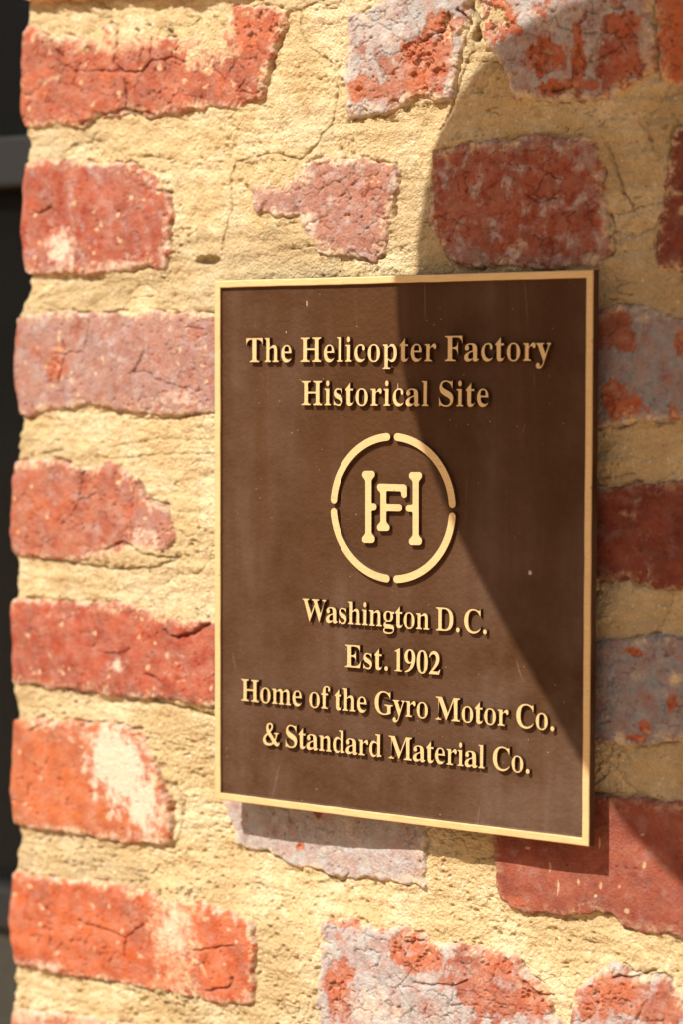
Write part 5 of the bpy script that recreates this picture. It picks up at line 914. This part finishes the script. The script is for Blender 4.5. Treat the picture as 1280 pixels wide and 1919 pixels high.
HAND = {
 '0': (300, [[(150, 462), (75, 430), (32, 340), (20, 228), (32, 116), (75, 26), (150, -7), (225, 26), (268, 116), (280, 228), (268, 340), (225, 430)],
             [(150, 438), (112, 408), (98, 330), (95, 228), (98, 126), (112, 48), (150, 17), (188, 48), (202, 126), (205, 228), (202, 330), (188, 408)]]),
 '1': (285, [[(62, 0, 1), (238, 0, 1), (238, 15, 1), (205, 22), (190, 45, 1), (190, 462, 1), (172, 462, 1), (62, 405, 1), (68, 391, 1), (95, 398), (112, 385), (116, 365, 1), (116, 45, 1), (100, 22), (62, 15, 1)]]),
 '9': (300, [[(32, -8, 1), (120, 14), (205, 78), (255, 165), (277, 270), (268, 365), (225, 437), (150, 462), (78, 437), (30, 375), (20, 305), (38, 225), (92, 178), (145, 172), (185, 196, 1), (160, 115), (105, 48), (28, 8, 1)],
             [(148, 438), (185, 408), (200, 340), (199, 265), (184, 216), (150, 202), (118, 220), (98, 268), (93, 335), (108, 405)]]),
 '2': (300, [[(15, 0, 1), (250, 0, 1), (280, 98, 1), (266, 98, 1), (240, 68), (205, 58), (100, 58, 1), (190, 150), (242, 230), (258, 315), (238, 400), (190, 446), (135, 462), (72, 440), (32, 385), (20, 332, 1), (35, 328, 1), (60, 372), (105, 398), (150, 390), (178, 348), (182, 290), (155, 205), (100, 118), (15, 15, 1)]]),
 '&': (440, [[(98, 360), (115, 425), (165, 460), (215, 463), (262, 437), (275, 385), (255, 330), (200, 275, 1), (262, 200), (325, 125, 1), (348, 178), (352, 225), (335, 243), (305, 252, 1), (305, 265, 1), (432, 265, 1), (432, 252, 1), (395, 238), (378, 190), (348, 100, 1), (385, 58), (415, 50), (440, 78, 1), (453, 68, 1), (430, 10), (385, -10), (340, 3), (298, 40, 1), (230, 0), (145, -12), (65, 5), (15, 60), (15, 130), (50, 190), (120, 243, 1), (102, 300)],
             [(192, 438), (156, 408), (156, 352), (180, 306, 1), (222, 345), (235, 400), (215, 432)],
             [(142, 218, 1), (92, 172), (75, 115), (100, 58), (160, 36), (225, 46), (268, 76, 1), (200, 152)]]),
}
def glyph(ch):
    if ch in HAND:
        adv, ps = HAND[ch]; ps = [catmull(p) for p in ps]
    else:
        adv, ps = GLYPHS[ch]; ps = [bez(p) for p in ps]
        big = max(ps, key=lambda p: abs(area(p))); s0 = np.sign(area(big))
        ps = [thin(p, {'.': 2, 'y': 4}.get(ch, 15), -1.0 if ch not in 'y.' else 0.0, s0) for p in ps]
    return adv, ps
glyph_cache = {}
LINES = [  # text, left x, right x, baseline z, cap height (mm)
 ('The Helicopter Factory', -101.6, 100.7, 105.1, 13.7), ('Historical Site', -62.2, 62.3, 80.5, 13.7),
 ('Washington D. C.', -61.3, 61.9, -42.9, 12.7), ('Est. 1902', -31.4, 32.3, -67.4, 12.7),
 ('Home of the Gyro Motor Co.', -105.3, 104.2, -92.3, 12.7), ('& Standard Material Co.', -89.4, 89.2, -116.7, 12.7)]
for text, x0, x1, zb, cap in LINES:
    sc_ = cap / 455.0
    pos = []; x = 0.0; lo = None
    for ch_i, ch in enumerate(text):
        if ch == ' ': x += {'Washington D. C.': 130 if ch_i < 11 else 45, 'Est. 1902': 55}.get(text, 150); continue
        adv, ps = glyph(ch)
        mn = min(p[:, 0].min() for p in ps); mx = max(p[:, 0].max() for p in ps)
        if lo is None: lo = x + mn
        pos.append((ch, x)); hi = x + mx; x += adv
    nat = (hi - lo) * sc_; want = x1 - x0
    # spread the difference half by widening the letters, half by letter spacing
    stretch = (want / nat) ** 0.5
    gap = (want - nat * stretch) / max(len(pos) - 1, 1)
    for i, (ch, px) in enumerate(pos):
        key = (ch, cap, round(stretch, 2))
        if key not in glyph_cache:
            adv, ps = glyph(ch)
            glyph_cache[key] = relief_mesh('letter', [[(a * sc_ * stretch / 1000, b * sc_ / 1000) for a, b in p] for p in ps])
        o = bpy.data.objects.new('letter', glyph_cache[key])
        X0 = x0 + (px - lo) * sc_ * stretch + gap * i
        o.location = Vector((X0 / 1000, 0, zb / 1000)) - plaque.location
        link(o, plaque)

# emblem: four arcs of a broken ring and the interlocked letters
def round_poly(p, r=0.9, n=4):
    out = []; p = [np.array(q) for q in p]; L = len(p)
    for i in range(L):
        a, b, c = p[i - 1], p[i], p[(i + 1) % L]
        d1 = (a - b); d2 = (c - b); l1 = np.linalg.norm(d1); l2 = np.linalg.norm(d2)
        rr = min(r, l1 * .45, l2 * .45)
        s = b + d1 / l1 * rr; e = b + d2 / l2 * rr
        for t in np.linspace(0, 1, n): out.append(s * (1 - t) ** 2 + 2 * b * t * (1 - t) + e * t * t)
    return out
off = Vector((0, 0, 0)) - plaque.location
for p in EMBLEM:
    me = relief_mesh('monogram_letter', [[(a / 1000, b / 1000) for a, b in round_poly(p)]])
    o = bpy.data.objects.new('monogram_letter', me); o.location = off; link(o, plaque)
for q in range(4):
    a0 = math.radians(q * 90 + 3.3 + 1.6); a1 = math.radians(q * 90 + 90 - 3.3 - 1.6)
    ro, ri = 41.9, 37.6; rm = (ro + ri) / 2; rc = (ro - ri) / 2; cz = 23.6
    pts = [(ro * math.cos(t), cz + ro * math.sin(t)) for t in np.linspace(a0, a1, 36)]
    pts += [(rm * math.cos(a1) + rc * math.cos(a1 + t), cz + rm * math.sin(a1) + rc * math.sin(a1 + t)) for t in np.linspace(0, math.pi, 9)[1:-1]]
    pts += [(ri * math.cos(t), cz + ri * math.sin(t)) for t in np.linspace(a1, a0, 36)]
    pts += [(rm * math.cos(a0) + rc * math.cos(a0 + t), cz + rm * math.sin(a0) + rc * math.sin(a0 + t)) for t in np.linspace(math.pi, 2 * math.pi, 9)[1:-1]]
    me = relief_mesh('ring_arc', [[(a / 1000, b / 1000) for a, b in pts]])
    o = bpy.data.objects.new('ring_arc', me); o.location = off; link(o, plaque)

# small flecks of lime and a hair of lint stuck to the field
def flecks():
    vs, fs = [], []
    rr = np.random.RandomState(3)
    spots = FLECKS + [(rr.uniform(-115, 115), rr.uniform(-143, 143), rr.uniform(.12, .3), rr.uniform(.12, .3)) for _ in range(46)]
    for (u, v, a, b) in spots:
        k = len(vs); n = 7; ph = rr.uniform(0, 6)
        ring = [((u + a * math.cos(t + ph) * rr.uniform(.75, 1.2)) / 1000, (v + b * math.sin(t + ph) * rr.uniform(.75, 1.2)) / 1000) for t in np.linspace(0, 2 * math.pi, n + 1)[:-1]]
        vs += [(x, DEP, z) for x, z in ring] + [(u / 1000, DEP - .00015, v / 1000)]
        for i in range(n): fs.append([k + i, k + (i + 1) % n, k + n])
    return vs, fs
FLECKS = [(-60.5, 138.2, .35, 1.8), (87.2, -8.6, 1.15, 1.3), (61.5, 72.5, .3, .4), (0.8, 86.0, .25, 3.6), (2.0, 90.5, .25, 2.6), (-75.0, 122.0, .3, .6)]
vs, fs = flecks(); mesh_obj('lime_fleck', vs, fs, plain('lime_fleck_white', (0.5, 0.44, 0.34), 0.8), plaque, kind='stuff')

# ------------------------------------------------------------------ window behind the wall's left corner
WY = 0.135
win = empty('window', (-0.42, WY, -0.5), label='dark screened window with a grey frame beyond the left edge of the brick wall', cat='window')
vs, fs = box(-0.70, -0.27, WY + 0.020, WY + 0.024, -0.6, 0.6); mesh_obj('glass_pane', vs, fs, M_GLASS, win)
for (za, zb_, y0, m) in ((0.228, 0.263, WY - 0.012, M_FRAME), (-0.292, -0.262, WY - 0.012, M_FRAME)):
    vs, fs = box(-0.70, -0.27, y0, WY + 0.018, za, zb_, 0.003); mesh_obj('frame_rail', vs, fs, m, win)
vs, fs = box(-0.70, -0.27, WY - 0.004, WY + 0.018, -0.60, -0.2935, 0.002); mesh_obj('lower_panel', vs, fs, M_SASH, win)
vs, fs = box(-0.70, -0.62, WY - 0.02, WY + 0.019, -0.6, 0.6, 0.003); mesh_obj('frame_stile', vs, fs, M_FRAME, win)
def wires():
    vs, fs = [], []
    r = 0.00016; y = WY + 0.004; P_ = 0.00135
    def bar(a, b, d):
        k = len(vs)
        if d == 'h':
            x0_, x1_, z = a, b[0], b[1]
            for xx in (x0_, x1_): vs.extend([(xx, y - r, z), (xx, y + r * .6, z + r), (xx, y + r * .6, z - r)])
        else:
            x = b[0]; 
            for zz in (a, b[1]): vs.extend([(x - r, y + r * .6 + .0001, zz), (x + r, y + r * .6 + .0001, zz), (x, y - r + .0001, zz)])
        for i in range(3):
            j = (i + 1) % 3; fs.append([k + i, k + j, k + 3 + j, k + 3 + i])
    z = -0.29
    while z < 0.5:
        bar(-0.62, (-0.29, z), 'h'); z += P_
    x = -0.62
    while x < -0.29:
        bar(-0.29, (x, 0.5), 'v'); x += P_
    return vs, fs
vs, fs = wires(); mesh_obj('insect_screen', vs, fs, M_WIRE, win, kind='stuff')

# ------------------------------------------------------------------ unseen panel added overhead, its outline cut to throw the curved shade
S_D = 0.42
shift = Vector((-0.16, -1.0, 1.05)) * S_D
edge = [(a / 1000, b / 1000) for a, b in SHADOW_EDGE]
sign = empty('shadow_caster', (0.25, 0.016 - S_D, 0.45), label='cream rounded panel added out of view above the plaque to cast the curved shadow', cat='sign')
def smooth_closed(pts, n=6):
    return [tuple(q) for q in catmull([tuple(p) for p in pts], n)]
e_ = [(.160, .2955), (.139, .2935), (.118, .290), (.098, .2855), (.077, .2795), (.056, .2685), (.039, .2555)] + edge[5:11:2] + edge[12:]
# light smoothing of the traced outline
E2 = np.array(e_)
for it in range(1): E2[1:-1] = .25 * E2[:-2] + .5 * E2[1:-1] + .25 * E2[2:]
out_ = [(.20, .298), (.30, .288), (.38, .24), (.44, .16), (.46, .05), (.45, -.06), (.40, -.15), (.32, -.195), (.24, -.205)]
ring_ = smooth_closed([tuple(p) for p in E2] + [(a, b) for a, b in out_][::-1][::1], 4)
def caster_panel():
    n = len(ring_); vs = []
    for yy in (-0.006, 0.006): vs += [(x + shift.x, 0.016 + shift.y + yy, z + shift.z) for x, z in ring_]
    fs = [[i, (i + 1) % n, n + (i + 1) % n, n + i] for i in range(n)] + [list(range(n))[::-1], list(range(n, 2 * n))]
    return vs, fs
vs, fs = caster_panel(); mesh_obj('caster_panel', vs, fs, M_CASTER, sign)
vs, fs = box(0.33, 0.355, 0.016 - S_D - 0.05, 0.016, 0.78, 0.80, 0.002); mesh_obj('caster_arm', vs, fs, M_CASTER, sign)
for xx in (0.342,):
    vs, fs = box(xx - .004, xx + .004, 0.016 - S_D - .004, 0.016 - S_D + .004, 0.68, 0.781, 0.001); mesh_obj('caster_hanger', vs, fs, M_CASTER, sign)

# ------------------------------------------------------------------ pavement in front of the wall: bounces warm light up
vs = [(-30, -40, -1.35), (30, -40, -1.35), (30, 6, -1.35), (-30, 6, -1.35)]
mesh_obj('pavement', vs, [[0, 1, 2, 3]], M_PAVE, kind='structure')
print('done', round(time.time() - T0, 1))
